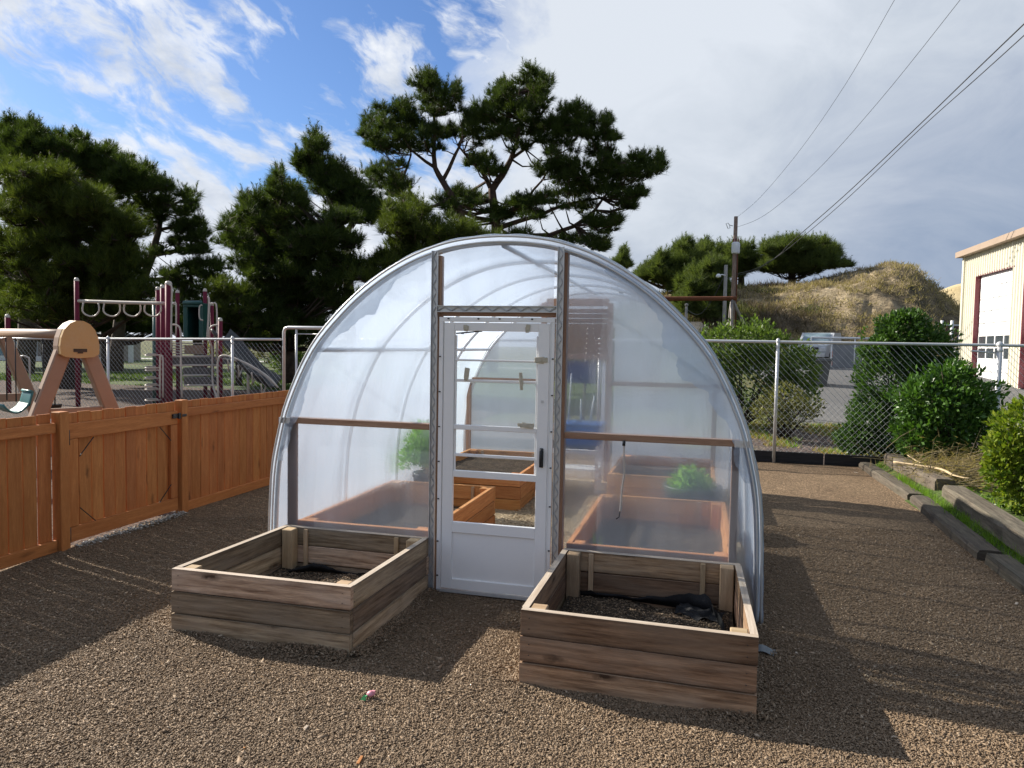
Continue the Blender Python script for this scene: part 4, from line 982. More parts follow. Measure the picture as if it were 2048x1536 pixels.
grass('rough_grass', 'yellowing rough grass beyond the right chain link fence', np.stack([xx, yy, T(xx, yy)], -1)[keep], .05, .16, .016, M['drygrass'], .5, 2)
grass('rough_green_grass', 'patchy green grass beyond the right chain link fence', np.stack([xx+.1, yy+.1, T(xx, yy)], -1)[keep], .04, .13, .016, M['grassmat'], .5, 2)
# lawn beyond playground
k = 16000; a_ = RNG.uniform(R(-51), R(-22), k); d_ = RNG.uniform(24.5, 44, k); xx, yy = d_*np.sin(a_), d_*np.cos(a_)
keep = np.array([mnoise.noise(Vector((p*.25, q*.25, 5))) > -.2 for p, q in zip(xx, yy)])
grass('lawn_grass', 'mown lawn grass beyond the playground', np.stack([xx, yy, np.zeros(k)], -1)[keep & (yy > 24.3)], .05, .12, .05, M['lawngrass'], .5, 2)

# ------------------------------------------------------------------ litter in the yard
ty = thing('toy_flower', 'small pink and green plastic toy lying on the gravel', 'toy', tuple(GZ(735, 1390)))
c = GZ(741, 1388, .02); m = MB(); m.lathe([(0, -.012), (.014, -.010), (.022, .0), (.016, .012), (0, .016)], c, 10); m.box((c[0]+.016, c[1], c[2]+.01), (.018, .012, .02)); m.build('bloom', M['pink'], ty)
c2 = GZ(726, 1396, .015); m = MB(); m.bar(tuple(c2), tuple(c+np.array([-.01, 0, -.005])), .007, .007); m.prism([(c2[0]-.016, c2[1], c2[2]-.012), (c2[0]+.014, c2[1]-.004, c2[2]-.01), (c2[0]+.004, c2[1], c2[2]+.016)], (0, .012, 0)); m.build('stem_piece', M['green'], ty)
for (px_, py_, lab, L, W_) in ((1530, 1302, 'slate blue plastic scrap beside the brown raised bed', .10, .06),):
    c = GZ(px_, py_, .012); m = MB()
    m.grid(lambda u, v: (c[0]-.06+.13*u, c[1]-.04+.09*v, c[2]+.012*math.sin(u*5)+.008*v), 8, 5); o = m.build('plastic_scrap', M['slate']); setp(o, lab, 'scrap')
wl = (('pale curled wood shaving below the toy on the gravel', 612, 1455, .030, .016), ('orange wood splinter at the bottom edge of the picture', 720, 1520, .055, .014), ('thin dark orange wood sliver left of the bottom splinter', 488, 1500, .04, .010), ('cream wood flake on the far right gravel near the last tie', 2033, 1207, .04, .018), ('white flake of shell on the gravel right of the brown bed', 1593, 1306, .02, .014), ('pale chip near the black fence board', 1712, 945, .06, .03))
for lab, px_, py_, L, W_ in wl:
    c = GZ(px_, py_, .010); a = random.uniform(0, 3); m = MB()
    m.box(c, (L, W_, .007), [(math.cos(a), math.sin(a), .1), (-math.sin(a), math.cos(a), .05), (0, 0, 1)]); o = m.build('wood_chip', M['cedar_raw'] if 'orange' in lab else M['bed_top'], None, .002); setp(o, lab, 'wood chip', 'loose chips on the gravel')

# ------------------------------------------------------------------ shrubs on the right
def bl(px_, py_, Y, rx, ry, rz, w=1.): return (tuple(PY(px_, py_, Y)), (rx, ry, rz), w)
Y1 = 13.55
shrub('evergreen_shrub', 'tall clipped evergreen shrub behind the chain link fence, rising over its rail', 'shrub',
      [bl(1805, 675, Y1, .42, .40, .40, 1.1), bl(1770, 700, Y1, .40, .4, .36, .8), bl(1850, 700, Y1, .45, .4, .40, .9), bl(1790, 770, Y1, .62, .5, .60, 1.8), bl(1870, 780, Y1, .55, .5, .65, 1.4), bl(1760, 850, Y1, .55, .5, .45, 1.5), bl(1720, 880, Y1, .35, .4, .25, .7), bl(1830, 870, Y1, .75, .5, .5, 1.6), bl(1905, 840, Y1, .4, .4, .5, .8), bl(1815, 645, Y1, .24, .25, .18, .3)],
      44000, .078, M['leaf_dark'], base=(3.2, Y1, .0))
Y2 = 11.95
shrub('glossy_shrub', 'round dark glossy shrub in front of the fence beside the twig pile', 'shrub',
      [bl(1895, 830, Y2, .55, .5, .50, 1.6), bl(1935, 790, Y2, .40, .42, .36, 1.), bl(1850, 800, Y2, .42, .42, .36, 1.), bl(1900, 760, Y2, .34, .36, .24, .7), bl(1840, 870, Y2, .38, .4, .34, 1.), bl(1950, 870, Y2, .40, .4, .40, 1.), bl(1890, 900, Y2, .5, .42, .26, .9)],
      15000, .085, M['leaf'], base=(3.52, Y2, .12))
Y3 = 8.9
shrub('yellow_green_shrub', 'yellow green shrub cut by the right picture edge behind the upper tie', 'shrub',
      [bl(2050, 860, Y3, .32, .32, .30, 1.2), bl(2015, 900, Y3, .22, .25, .22, .8), bl(2060, 950, Y3, .42, .35, .32, 1.4), bl(2000, 935, Y3, .16, .2, .14, .4), bl(2120, 880, Y3, .45, .4, .5, 1.4), bl(2080, 820, Y3, .25, .3, .2, .6), bl(2050, 990, Y3, .30, .3, .2, .6)],
      8500, .070, M['leaf_yellow'], base=(3.62, Y3, .15))
Y4 = 17.2
shrub('hedge_bush', 'broad dense bush beyond the fence with a bright sunlit top', 'bush',
      [bl(1450, 690, Y4, .62, .8, .50, 1.4), bl(1510, 685, Y4, .62, .8, .50, 1.4), bl(1560, 720, Y4, .65, .8, .60, 1.4), bl(1600, 745, Y4, .40, .7, .55, .9), bl(1430, 740, Y4, .8, .8, .75, 1.6), bl(1500, 760, Y4, .9, .8, .85, 1.8), bl(1420, 800, Y4, .8, .7, .6, 1.), bl(1580, 790, Y4, .6, .7, .5, 1.), bl(1380, 740, Y4, .7, .8, .7, 1.)],
      15000, .10, M['leaf_bush'], base=(.9, Y4, .08))
Y5 = 15.6
shrub('low_shrub', 'low yellowing shrub on the grass in front of the dense bush', 'shrub',
      [bl(1568, 792, Y5, .36, .4, .26, 1.2), bl(1525, 812, Y5, .26, .35, .16, .7), bl(1615, 812, Y5, .30, .35, .2, .7), bl(1590, 830, Y5, .42, .35, .22, 1.1), bl(1545, 835, Y5, .35, .35, .18, .9)], 2600, .075, M['leaf_dry'], base=(1.7, Y5, .02))
# heap of pruned twigs
tw = thing('twig_pile', 'heap of pruned dry twigs in front of the glossy shrub', 'brush pile', (3.25, 10.9, .15))
m = MB(); rr_ = random.Random(5)
for q in range(330):
    a = Vector((3.35+rr_.gauss(0, .28), 10.9+rr_.gauss(0, .40), .18+abs(rr_.gauss(0, .10)))); an = rr_.gauss(.35, .9); L = rr_.uniform(.25, .75)
    d = Vector((math.cos(an), -.3*math.sin(an), .25*rr_.gauss(.3, .7))).normalized(); b = a+d*L*.5+Vector((0, 0, rr_.uniform(-.03, .06))); e = a+d*L+Vector((0, 0, rr_.uniform(-.08, .06)))
    m.tube([a, b, e], [.006, .004, .0015], 4, cap=False)
m.build('twigs', M['twig'], tw)
n_ = 4200; P = np.stack([RNG.normal(3.4, .33, n_), RNG.normal(10.9, .42, n_), .17+np.abs(RNG.normal(0, .16, n_))], -1); d = unit(np.stack([RNG.normal(.6, .7, n_), RNG.normal(-.2, .4, n_), RNG.normal(.15, .45, n_)], -1))
tris_obj('dry_needles', blades(P, d, RNG.uniform(.06, .16, n_), np.full(n_, .006)), M['drygrass'], tw)
for q, pts in enumerate(([(1787, 924), (1830, 930), (1880, 938), (1905, 950)], [(1812, 908), (1830, 920), (1842, 926)], [(1880, 938), (1895, 960), (1902, 988)], [(1905, 950), (1925, 955), (1940, 957)])):
    m = MB(); P3 = [GZ(a, b, .34 if q != 2 else .30-.07*i) for i, (a, b) in enumerate(pts)]; m.tube(_cr([Vector(p) for p in P3], 3), .016 if q < 1 else .009, 6); m.build('peeled_branch', M['branchpale'], tw)

# ------------------------------------------------------------------ swing set behind the wooden fence
sw = thing('swing_set', 'tan plastic A frame swing set with yellow end cap', 'swing set', (-7.9, 7.6, 0))
SD = 9.0
def q3(x, y, d=SD): return Vector(PD(x, y, d))
apex = q3(150, 672); ax2 = q3(-6, 668, 10.9)
axis = (ax2-apex); axis.z = 0; axis.normalize(); side = Vector((-axis.y, axis.x, 0))
if side.x < 0: side = -side
def aframe(ap, nm=True):
    for s in (-1, 1):
        foot = Vector((ap.x, ap.y, 0))+side*s*.74; m = MB(); top = Vector((ap.x, ap.y, ap.z-.05))+side*s*.09
        m.bar(foot, top, .17, .13, axis); 
        d = (top-foot)
        for f_ in (.48, .74):
            p = foot+d*f_; 
        m.build('leg', M['tan'], sw, .015)
        g = MB(); w = d.normalized(); u = w.cross(axis).normalized()*(1)
        for f_ in (.35, .62):
            p = foot+d*f_-axis*.0-side*s*(-.0); c = p+side*s*.078*(1)
            g.box(c+Vector((0, 0, .03)), (.16, .045, .02), (w, axis, u))
        g.build('leg_slot', M['bark'], sw)
    m = MB(); a, b = Vector((ap.x, ap.y, .93))-side*.32, Vector((ap.x, ap.y, .93))+side*.32; m.bar(a, b, .07, .12); m.build('cross_brace', M['tan'], sw, .01)
aframe(apex); aframe(ax2)
m = MB(); m.tube([apex+Vector((0, 0, .02))-axis*.1, apex.lerp(ax2, .5)+Vector((0, 0, .02)), ax2+Vector((0, 0, .02))+axis*.2], .062, 12); m.build('beam', M['tan'], sw)
# cap: rounded bell-shaped plate with a lip
prof = [(-.215, -.20), (-.22, -.10), (-.205, .0), (-.17, .10), (-.11, .17), (-.04, .205), (.04, .205), (.11, .17), (.17, .10), (.205, .0), (.22, -.10), (.215, -.20), (.16, -.235), (0, -.25), (-.16, -.235)]
m = MB(); m.prism([apex-axis*.16+side*u+Vector((0, 0, v-.02)) for u, v in prof], axis*.07); cap = m.build('end_cap', M['tancap'], sw, .018)
m = MB(); m.prism([apex-axis*.09+side*u*1.02+Vector((0, 0, v*1.02-.02)) for u, v in prof], axis*.15); m.build('end_bracket', M['tan'], sw, .01)
m = MB(); c = apex-axis*.163+Vector((0, 0, -.175)); m.box(c, (.15, .006, .04), (side, axis, (0, 0, 1))); m.box(c+Vector((0, 0, -.022)), (.06, .006, .03), (side, axis, (0, 0, 1))); m.build('cap_slot', M['bark'], cap)
def swing(t_, z, mat, label, nm='swing_seat', w=.42, belt=False):
    c = apex.lerp(ax2, t_); s = thing('swing', label, 'swing', (c.x, c.y, z), 'swings hanging from the tan beam')
    top = c.z-.05
    m = MB()
    if belt: m.grid(lambda u, v: Vector((c.x, c.y, z-.10+.10*(2*u-1)**2))+axis*(u-.5)*.40+side*(v-.5)*.17, 10, 4)
    else:
        m.grid(lambda u, v: Vector((c.x, c.y, z-.05+.13*(2*v-1)**2))+axis*(u-.5)*w+side*(v-.5)*.34, 10, 8); m.grid(lambda u, v: Vector((c.x, c.y, z+.05+.20*v))+axis*(u-.5)*w+side*(.17+.05*v), 10, 4)
        m.tube([Vector((c.x, c.y, z+.26))+axis*(-.5)*w+side*.2, Vector((c.x, c.y, z+.26))+axis*.5*w+side*.2], .02, 8)
    so_ = m.build('seat', mat, s)
    sm = so_.modifiers.new('thick', 'SOLIDIFY'); sm.thickness = .02
    for q in (-1, 1):
        m = MB(); m.tube([Vector((c.x, c.y, z+(.0 if belt else .12)))+axis*q*.2, Vector((c.x, c.y, top))+axis*q*.2], .008, 6); m.build('chain', M['screw'], s)
swing(.80, .80, M['teal'], 'teal bucket swing at the left picture edge behind the wooden fence'); swing(.30, .97, M['black'], 'black belt swing hanging behind the near tan leg', belt=True)

# ------------------------------------------------------------------ playground climber
pc = thing('play_structure', 'maroon and beige playground climber with overhead loops and dark slide', 'play structure', tuple(Vector(PD(360, 815, 20.5))*1))
pc.location.z = 0
def gp(x, y, d=20.): return Vector(PD(x, y, d))
for (x_, y_, d_, r_) in ((153, 560, 19.5, .062), (337, 567, 18.8, .085), (325, 574, 20.0, .062), (315.5, 578, 20.8, .062), (355, 584, 22.6, .06), (410, 581, 22.4, .058), (424, 609, 20.6, .05), (440.5, 640, 19.6, .058), (15, 633, 21.5, .07)):
    p = gp(x_, y_, d_); m = MB(); m.tube([(p.x, p.y, -.05), (p.x, p.y, p.z)], r_, 12); o = m.build('post', M['maroon'], pc)
    m = MB(); m.lathe([(r_*1.06, -.03), (r_*1.06, .0), (r_*.75, .05), (0, .07)], p, 12); m.build('post_cap', M['beige'], o)
def gtube(nm, pts, r_=.026, d=20., mat='beige', smooth=3):
    P3 = [gp(a[0], a[1], a[2] if len(a) > 2 else d) for a in pts]; m = MB(); m.tube(_cr(P3, smooth), r_, 8); return m.build(nm, M[mat], pc)
gtube('overhead_rail', [(157, 602, 19.5), (245, 605, 19.2), (335, 607, 18.9)], .045)
for cx in (182, 224, 265, 306):
    w = 15; gtube('hanging_loop', [(cx-w, 605, 19.3), (cx-w-2, 622, 19.3), (cx-w+8, 631, 19.3), (cx+w-8, 632, 19.3), (cx+w+1, 622, 19.3), (cx+w, 606, 19.3)], .021)
for y_ in (679, 710, 735, 740, 756, 770, 778, 800):
    gtube('rung', [(322, y_, 20.3), (305, y_+1, 20.0), (291, y_+1, 20.0), (296, y_-2, 20.8), (316, y_-2, 20.9)], .020)
m = MB(); p = gp(311, 605, 20.9); m.tube([(p.x, p.y, 0), (p.x, p.y, p.z)], .09, 10); m.build('spiral_pole', M['dkteal'], pc)
# tunnel hood and barrier
a, b = gp(366, 606, 22.0), gp(405, 606, 22.0); zlo = gp(366, 676, 22.)[2]; dr = (b-a).normalized(); bk = Vector((-dr.y, dr.x, 0)); w_ = (b-a).length
m = MB(); hz_ = a.z-zlo
m.box(a+dr*.06+bk*.4+Vector((0, 0, -hz_/2)), (.13, .8, hz_), (dr, bk, (0, 0, 1))); m.box(b-dr*.06+bk*.4+Vector((0, 0, -hz_/2)), (.13, .8, hz_), (dr, bk, (0, 0, 1))); m.box((a+b)/2+bk*.4+Vector((0, 0, -.06)), (w_, .84, .13), (dr, bk, (0, 0, 1)))
m.tube([a+Vector((0, 0, .0)), b], .07, 8)
m.build('slide_hood', M['dkteal'], pc, .02)
m = MB(); m.box((a+b)/2+bk*.82+Vector((0, 0, -hz_/2)), (w_*.9, .03, hz_), (dr, bk, (0, 0, 1))); m.build('hood_back', M['black'], pc)
a, b = gp(344, 686, 21.5), gp(408, 684, 21.5); zl = gp(344, 712, 21.5)[2]; m = MB()
for k in range(6):
    z_ = zl+(a.z-zl)*k/5; m.tube([(a.x, a.y, z_), (b.x, b.y, z_)], .018, 6)
m.build('barrier_bars', M['beige'], pc)
p1, p2 = gp(372, 690, 21.4), gp(404, 708, 21.4); m = MB(); m.box((p1+p2)/2, ((p2-p1).length, .04, p1.z-p2.z), (dr, bk, (0, 0, 1))); m.build('play_panel', M['tan'], pc)
def slab(nm, x0, x1, y0, y1, d, mat, dep=.7):
    a, b = gp(x0, y0, d), gp(x1, y0, d); zl = gp(x0, y1, d).z; dr = (b-a); dr.z = 0; L = dr.length; dr.normalize(); bk = Vector((-dr.y, dr.x, 0)); m = MB()
    c = (a+b)/2+bk*dep/2; c.z = (a.z+zl)/2; m.box(c, (L, dep, a.z-zl), (dr, bk, (0, 0, 1))); return m.build(nm, M[mat], pc, .01)
slab('deck', 342, 424, 714, 729, 20.6, 'deck', 1.5)
slab('step', 366, 418, 735, 751, 20.2, 'deck', .3); slab('step', 367, 430, 754, 770, 19.8, 'deck', .3)
for y_, x0, x1, d_ in ((713, 343, 424, 20.5), (731, 335, 436, 20.2), (751, 366, 420, 20.0), (771, 368, 434, 19.7)): gtube('step_rail', [(x0, y_, d_), (x1, y_-.5, d_)], .025)
gtube('handrail', [(342, 650, 19.6), (352, 650, 19.6), (360, 657, 19.6), (362, 680, 19.6), (362, 730, 19.5), (364, 795, 19.4)], .026)
gtube('handrail', [(438, 650, 19.6), (428, 651, 19.6), (420, 657, 19.6), (419, 680, 19.7), (424, 696, 19.8), (425, 730, 19.8), (426, 770, 19.7), (436, 800, 19.5)], .026)
gtube('handrail', [(415, 594, 20.5), (418, 600, 20.5), (417, 640, 20.5), (414, 680, 20.5)], .03); gtube('handrail', [(424, 608, 20.4), (432, 608, 20.4), (434, 640, 20.4), (433, 720, 20.2)], .024)
gtube('handrail', [(404, 610, 21.5), (399, 614, 21.5), (399, 636, 21.5), (406, 641, 21.5)], .022); gtube('handrail', [(346, 609, 21.), (352, 609, 21.), (352, 672, 21.)], .024)
gtube('handrail', [(338, 570, 18.7), (343.5, 575, 18.7), (343, 620, 18.7), (342, 700, 18.7)], .022)
gtube('handrail', [(320, 795, 19.8), (320, 725, 19.8), (322, 712, 19.8), (326, 720, 19.8), (326, 795, 19.8)], .022)
# slide and arch climber
m = MB(); P3 = _cr([gp(442, 668, 20.4), gp(465, 690, 20.2), (gp(490, 722, 20.)), gp(515, 748, 19.8), gp(545, 764, 19.6)], 4)
sdv = Vector((.2, .9, 0))
m.grid(lambda u, v: P3[int(round(u*(len(P3)-1)))]+sdv*(v-.5)*.7+Vector((0, 0, .28*(2*v-1)**2-.12)), len(P3)-1, 8); o = m.build('slide', M['grayslide'], pc); s_ = o.modifiers.new('thick', 'SOLIDIFY'); s_.thickness = .05
m = MB(); P4 = [P3[8], P3[8]*1.0]; m.tube([P3[9]+Vector((0, 0, -.1)), Vector((P3[9].x, P3[9].y, 0))], .035, 8); m.build('slide_leg', M['beige'], pc)
gtube('arch_rail', [(437, 800, 19.2), (435, 740, 19.2), (437, 718, 19.2), (446, 711, 19.2), (466, 715, 19.1), (505, 733, 18.9), (535, 753, 18.8), (556, 775, 18.7)], .026)
gtube('arch_rail', [(445, 795, 19.9), (444, 725, 19.9), (450, 718, 19.9), (480, 724, 19.8), (520, 745, 19.6), (548, 768, 19.5)], .022)
for (x_, y_) in ((455, 718), (476, 730), (503, 745), (522, 768)): gtube('climber_loop', [(x_, y_, 19.1), (x_+2, y_+18, 19.2), (x_+1, y_+24, 19.4), (x_+7, y_+12, 19.6), (x_+10, y_+2, 19.7)], .02)
lp = thing('loop_rail', 'small beige hoop rail standing left of the swing set legs', 'rail', tuple(GZ(46, 800))); m = MB(); P3 = [Vector(PD(a, b, 19)) for a, b in ((37, 800), (37, 722), (41, 714), (48, 712), (55, 715), (59, 724), (60, 800))]; m.tube(_cr(P3, 3), .024, 8); m.build('hoop', M['beige'], lp)
# ------------------------------------------------------------------ pines
C4c = (840, 120, .3256); C3c = (420, 114, .3255); C2c = (0, 216, .2865); C5c = (1240, 400, .2344)
pads = [(690,170,95,70),(640,250,130,80),(500,195,60,50),(450,280,80,50),(460,350,110,70),(340,400,100,60),(250,450,80,60),(680,340,110,70),(620,430,150,60),(520,470,130,45),(760,160,50,50),(730,260,70,60),
 (920,370,110,70),(1000,430,110,60),(1060,480,80,45),(1160,480,60,32),(880,490,100,50),(1150,395,22,30),(940,310,60,40),(830,420,60,50),
 (1150,620,100,60),(1230,690,110,50),(1370,650,110,42),(1470,645,50,42),(1120,700,100,50),(1300,730,100,34),(830,600,45,50),(850,670,100,50),(950,700,100,48),(760,680,70,42),(890,750,110,36),(1430,690,70,30),
 (380,650,80,46),(440,690,55,34),(320,630,60,40),(1200,810,130,36),(1270,860,90,30),(1290,905,60,22),(1050,800,110,30),(900,830,130,28),(1330,830,50,28),
 (540,930,130,60),(470,980,70,36),(250,860,90,46),(320,890,70,42),(150,890,70,36),(200,940,50,34),(1060,1000,80,30),(1150,1040,80,40),(1200,1000,40,30),(1040,1120,100,38),(880,1130,100,34),(1110,1160,50,28),(1000,905,100,20),(700,960,110,24),(790,875,110,20),(660,880,90,24),(600,1090,60,30)]
tr = [[(985,745,.36),(990,600,.33),(992,470,.30),(990,420,.27),(984,380,.24),(1005,350,.20),(1022,318,.16),(1034,285,.13),(1042,240,.09),(1060,180,.05)],[(984,380,.17),(965,345,.12),(940,320,.08),(915,290,.05)],[(992,440,.18),(1050,405,.13),(1110,388,.10),(1160,365,.07),(1215,325,.05)],[(1000,455,.16),(1080,430,.11),(1150,405,.09),(1205,395,.06)],[(1150,452,.14),(1190,420,.09),(1220,380,.05)],[(1005,470,.17),(1100,470,.13),(1150,452,.11)],[(1022,318,.10),(1080,275,.07),(1150,245,.05)],[(1050,405,.09),(1085,360,.06),(1115,310,.04)]]
pine('pine_tree', 'tall spreading wind swept pine with bare forked limbs behind the greenhouse roof', pads, C4c, 43, 6., tr, 'pine', 150, .36, 11, clump=.78, bark='barkred', wid=.036, blade_n=9, dsize=1.05)
pads = [(1310,160,80,60),(1330,230,110,60),(1380,150,40,50),(1470,260,75,55),(1420,330,100,50),(1520,240,30,40),(1090,365,100,60),(1010,420,70,60),(1180,430,110,60),(1270,470,110,55),(1100,490,110,46),(1390,480,80,50),(1130,570,95,40),(965,480,34,50),(1320,560,90,36),(1210,330,60,50),(1040,560,60,30),
 (1100,690,80,42),(1000,720,50,34),(1080,780,90,42),(1120,840,70,34),(1190,800,60,26)]
tr = [[(930,745,.30),(928,560,.26),(926,440,.22),(905,395,.19),(885,362,.17),(870,335,.14),(868,290,.11),(868,230,.08),(862,170,.04)],[(885,362,.12),(910,310,.09),(925,280,.05)],[(870,335,.10),(835,310,.07),(800,280,.04)],[(845,420,.10),(805,360,.07),(822,310,.05),(815,250,.03)],[(905,395,.1),(845,420,.08)]]
pine('pine_tree', 'slim pine with a high dark crown against the blue gap, beside the tall pine', pads, C3c, 41, 4.5, tr, 'pine', 150, .33, 12, clump=.82, dsize=1.08, bark='barkred', wid=.030, blade_n=9)
pads = [(640,555,50,60),(600,630,66,54),(690,560,30,40),(680,690,80,50),(610,710,60,50),(760,720,90,50),(800,790,110,54),(880,830,90,54),(700,820,100,50),(940,880,110,60),(830,920,120,54),(1010,930,90,54),(860,980,130,54),(560,670,30,50),(720,760,70,40),(980,990,100,50)]
tr = [[(700,745,.28),(698,600,.25),(690,470,.2),(668,420,.15),(645,370,.11),(635,320,.07),(628,280,.04)],[(690,470,.14),(720,420,.1),(735,390,.05)]]
pine('pine_tree', 'leaning pine with a pointed top left of the slim pine', pads, C3c, 33, 3.5, tr, 'pine', 170, .30, 13, dsize=1.08, wid=.030, blade_n=9)
pads = [(430,790,34,70),(395,840,26,50),(500,850,40,40),(390,890,60,50),(240,930,64,54),(330,930,90,60),(430,960,110,60),(540,980,80,60),(560,890,40,40),(150,1050,60,56),(220,1040,90,60),(130,1140,60,56),(230,1150,110,66),(350,1060,120,66),(500,1080,130,66),(400,1180,150,76),(560,1200,140,76),(300,1260,130,70),(700,1050,110,60),(800,1000,80,32),(760,1130,130,70),(680,1240,140,76),(500,1310,160,76),(330,1380,140,70),(240,1330,80,60),(860,1150,80,50),(400,1470,160,70),(620,1420,160,80),(750,1380,120,70),(850,1300,110,70),(560,1520,150,80),(380,1570,150,70),(250,1480,100,60),(700,1540,130,70),(480,1650,150,70),(640,1660,140,70),(300,1660,110,60),(800,1480,100,70),(150,1690,100,50),(300,1740,110,50),(450,1750,120,50),(60,1650,80,50),(600,1750,120,50)]
tr = [[(585,765,.34),(580,640,.30),(570,520,.24),(562,430,.16),(560,370,.08),(562,340,.04)],[(575,560,.16),(520,480,.10),(480,430,.05)],[(575,560,.16),(640,480,.10),(690,430,.05)]]
pine('pine_tree', 'big bushy dark pine with tall candle shoots left of the greenhouse', pads, C3c, 28, 5., tr, 'pine', 190, .27, 14, dsize=1.08, wid=.028, blade_n=9, zmin=1.4)
pads = [(60,1440,70,44),(140,1460,90,54),(190,1530,100,54),(60,1530,80,50),(130,1600,110,54),(230,1620,80,50),(40,1620,60,40)]
pine('pine_tree', 'small light green young pine between the climber and the bushy dark pine', pads, C3c, 26, 2., [[(478,770,.12),(476,680,.1),(470,580,.05)]], 'pine_light', 130, .24, 15, wid=.026, blade_n=9, zmin=1.)
pads = [(1200,930,80,54),(1270,980,70,46),(1150,980,80,46),(1180,1050,120,54),(1290,1070,80,54),(1100,1060,70,46),(1380,1060,100,54),(1500,1080,100,54),(1600,1080,70,46),(1420,1130,110,54),(1260,1170,110,54),(1200,1220,90,54),(1560,1130,80,46),(1150,1190,66,46),(1100,1250,110,46),(1000,1290,110,54),(950,1350,100,60),(1350,1210,90,40),(1500,1200,110,40),(1230,1300,120,50),(1050,1400,120,50),(1700,1130,70,40)]
tr = [[(850,765,.26),(850,600,.22),(838,500,.17),(815,430,.09),(808,400,.05)],[(850,600,.14),(905,500,.09),(950,450,.05)]]
pine('pine_tree', 'lower yellow tinged pine peeking just over the greenhouse arch', pads, C3c, 27, 4., tr, 'pine_light', 190, .26, 16, dsize=1.08, wid=.027, blade_n=9)
# left group
pads = [(130,165,100,66),(60,220,80,60),(200,190,90,66),(250,260,80,60),(430,255,100,50),(540,250,70,42),(400,340,150,70),(560,340,120,60),(680,325,100,50),(620,420,150,70),(780,395,110,60),(880,460,100,60),(720,500,150,60),(850,560,130,54),(1000,460,70,50),(1040,530,90,42),(1100,560,80,32),(180,330,120,60),(300,420,140,60),(480,440,120,54),(760,620,130,44),(1150,570,50,24),(60,330,100,60),(340,250,60,40)]
tr = [[(48,752,.45),(55,620,.4),(80,480,.3),(110,380,.2),(130,300,.1)],[(80,480,.2),(180,380,.12),(260,340,.06)],[(110,380,.14),(60,290,.08)]]
pine('pine_tree', 'dark tall pine forming the top of the left tree group', pads, C2c, 37, 6., tr, 'pine', 190, .32, 21, dsize=1.18, wid=.034, blade_n=9)
pads = [(100,445,110,50),(60,530,90,70),(200,490,110,70),(330,505,110,70),(420,475,70,50),(430,570,130,70),(560,610,130,60),(640,640,110,54),(250,630,150,80),(80,670,110,80),(420,710,160,80),(600,730,140,80),(720,760,130,70),(820,800,140,70),(150,790,140,90),(330,850,160,90),(520,880,150,80),(700,900,140,80),(880,900,110,70),(100,940,140,100),(300,1000,160,90),(500,1040,160,90),(700,1050,140,80),(860,1040,110,80),(100,1120,140,100),(300,1180,160,100),(520,1200,160,90),(720,1200,150,90),(900,1200,110,80),(150,1320,150,80),(400,1350,160,80),(640,1340,160,80),(850,1320,140,70),(1000,1290,90,54),(280,1450,150,60),(520,1460,150,60),(760,1440,140,60),(950,1420,110,50),(60,1430,110,60),(960,1100,80,60)]
tr = [[(137,780,.42),(140,660,.38),(150,540,.3),(150,440,.2),(140,370,.1)],[(145,600,.2),(220,500,.13),(260,430,.06)],[(150,540,.16),(70,450,.1),(40,400,.05)],[(145,620,.2),(60,560,.12)]]
pine('pine_tree', 'nearest pine of the left group, broad with yellow green top clumps', pads, C2c, 27, 5.5, tr, 'pine_light', 190, .27, 22, dsize=1.18, wid=.030, blade_n=9, zmin=1.9)
pads = [(960,620,80,54),(1080,650,100,54),(1000,700,110,54),(1130,720,90,54),(1040,800,110,54),(1310,635,70,50),(1345,690,42,34),(1280,740,50,24),(1370,810,36,32),(1300,830,80,24),(1400,880,50,32),(1250,850,60,24),(1350,920,80,24),(1410,1000,55,26),(1220,940,55,22),(1290,1010,70,18),(1430,1100,110,26),(1520,1120,66,34),(1300,1120,80,20),(1200,1170,80,20),(1400,1170,90,22),(1480,1200,70,22),(1250,1240,100,26),(1380,1280,100,28),(1100,1010,55,22),(1300,1340,120,36),(1150,1330,100,36),(1420,1380,110,36),(1280,1420,120,34)]
tr = [[(233,742,.36),(240,640,.32),(285,560,.26),(305,510,.2),(318,460,.15),(325,420,.1),(340,385,.05)],[(305,510,.14),(360,500,.09),(410,495,.04)],[(285,560,.14),(350,555,.09),(410,545,.05)],[(318,460,.1),(370,450,.06),(400,440,.03)],[(325,420,.08),(365,400,.05)]]
pine('pine_tree', 'open layered pine with sky gaps right of the left tree group', pads, C2c, 40, 4., tr, 'pine', 120, .33, 23, clump=.8, wid=.036, blade_n=9)
pads = [(700,1480,150,60),(560,1530,140,60),(840,1540,140,60),(420,1560,130,60),(700,1590,150,50),(980,1530,130,60),(1120,1480,120,50),(1080,1570,120,50)]
pine('pine_tree', 'low dark conifer row tree behind the maroon climber posts', pads, C2c, 46, 4., [[(215,742,.36),(215,690,.33),(210,620,.2)]], 'pine', 160, .36, 24, wid=.042, blade_n=8, zmin=2.2)
pads = [(60,1500,150,60),(220,1540,150,60),(380,1500,140,60),(120,1580,150,50),(300,1600,140,50),(450,1590,140,50),(-60,1560,120,60),(540,1480,120,50)]
pads += [(40,1180,140,80),(240,1230,150,80),(460,1260,150,80),(80,1330,150,70),(320,1380,150,70),(560,1360,150,70),(-60,1280,120,80),(-50,1430,120,60),(700,1420,130,60),(150,1430,140,60),(820,1400,120,60)]
pine('pine_tree', 'low dark conifer at the far left behind the swing set beam', pads, C2c, 45, 4., [[(98,738,.35),(95,680,.3),(100,620,.2)]], 'pine', 160, .36, 25, wid=.042, blade_n=8, zmin=2.2)
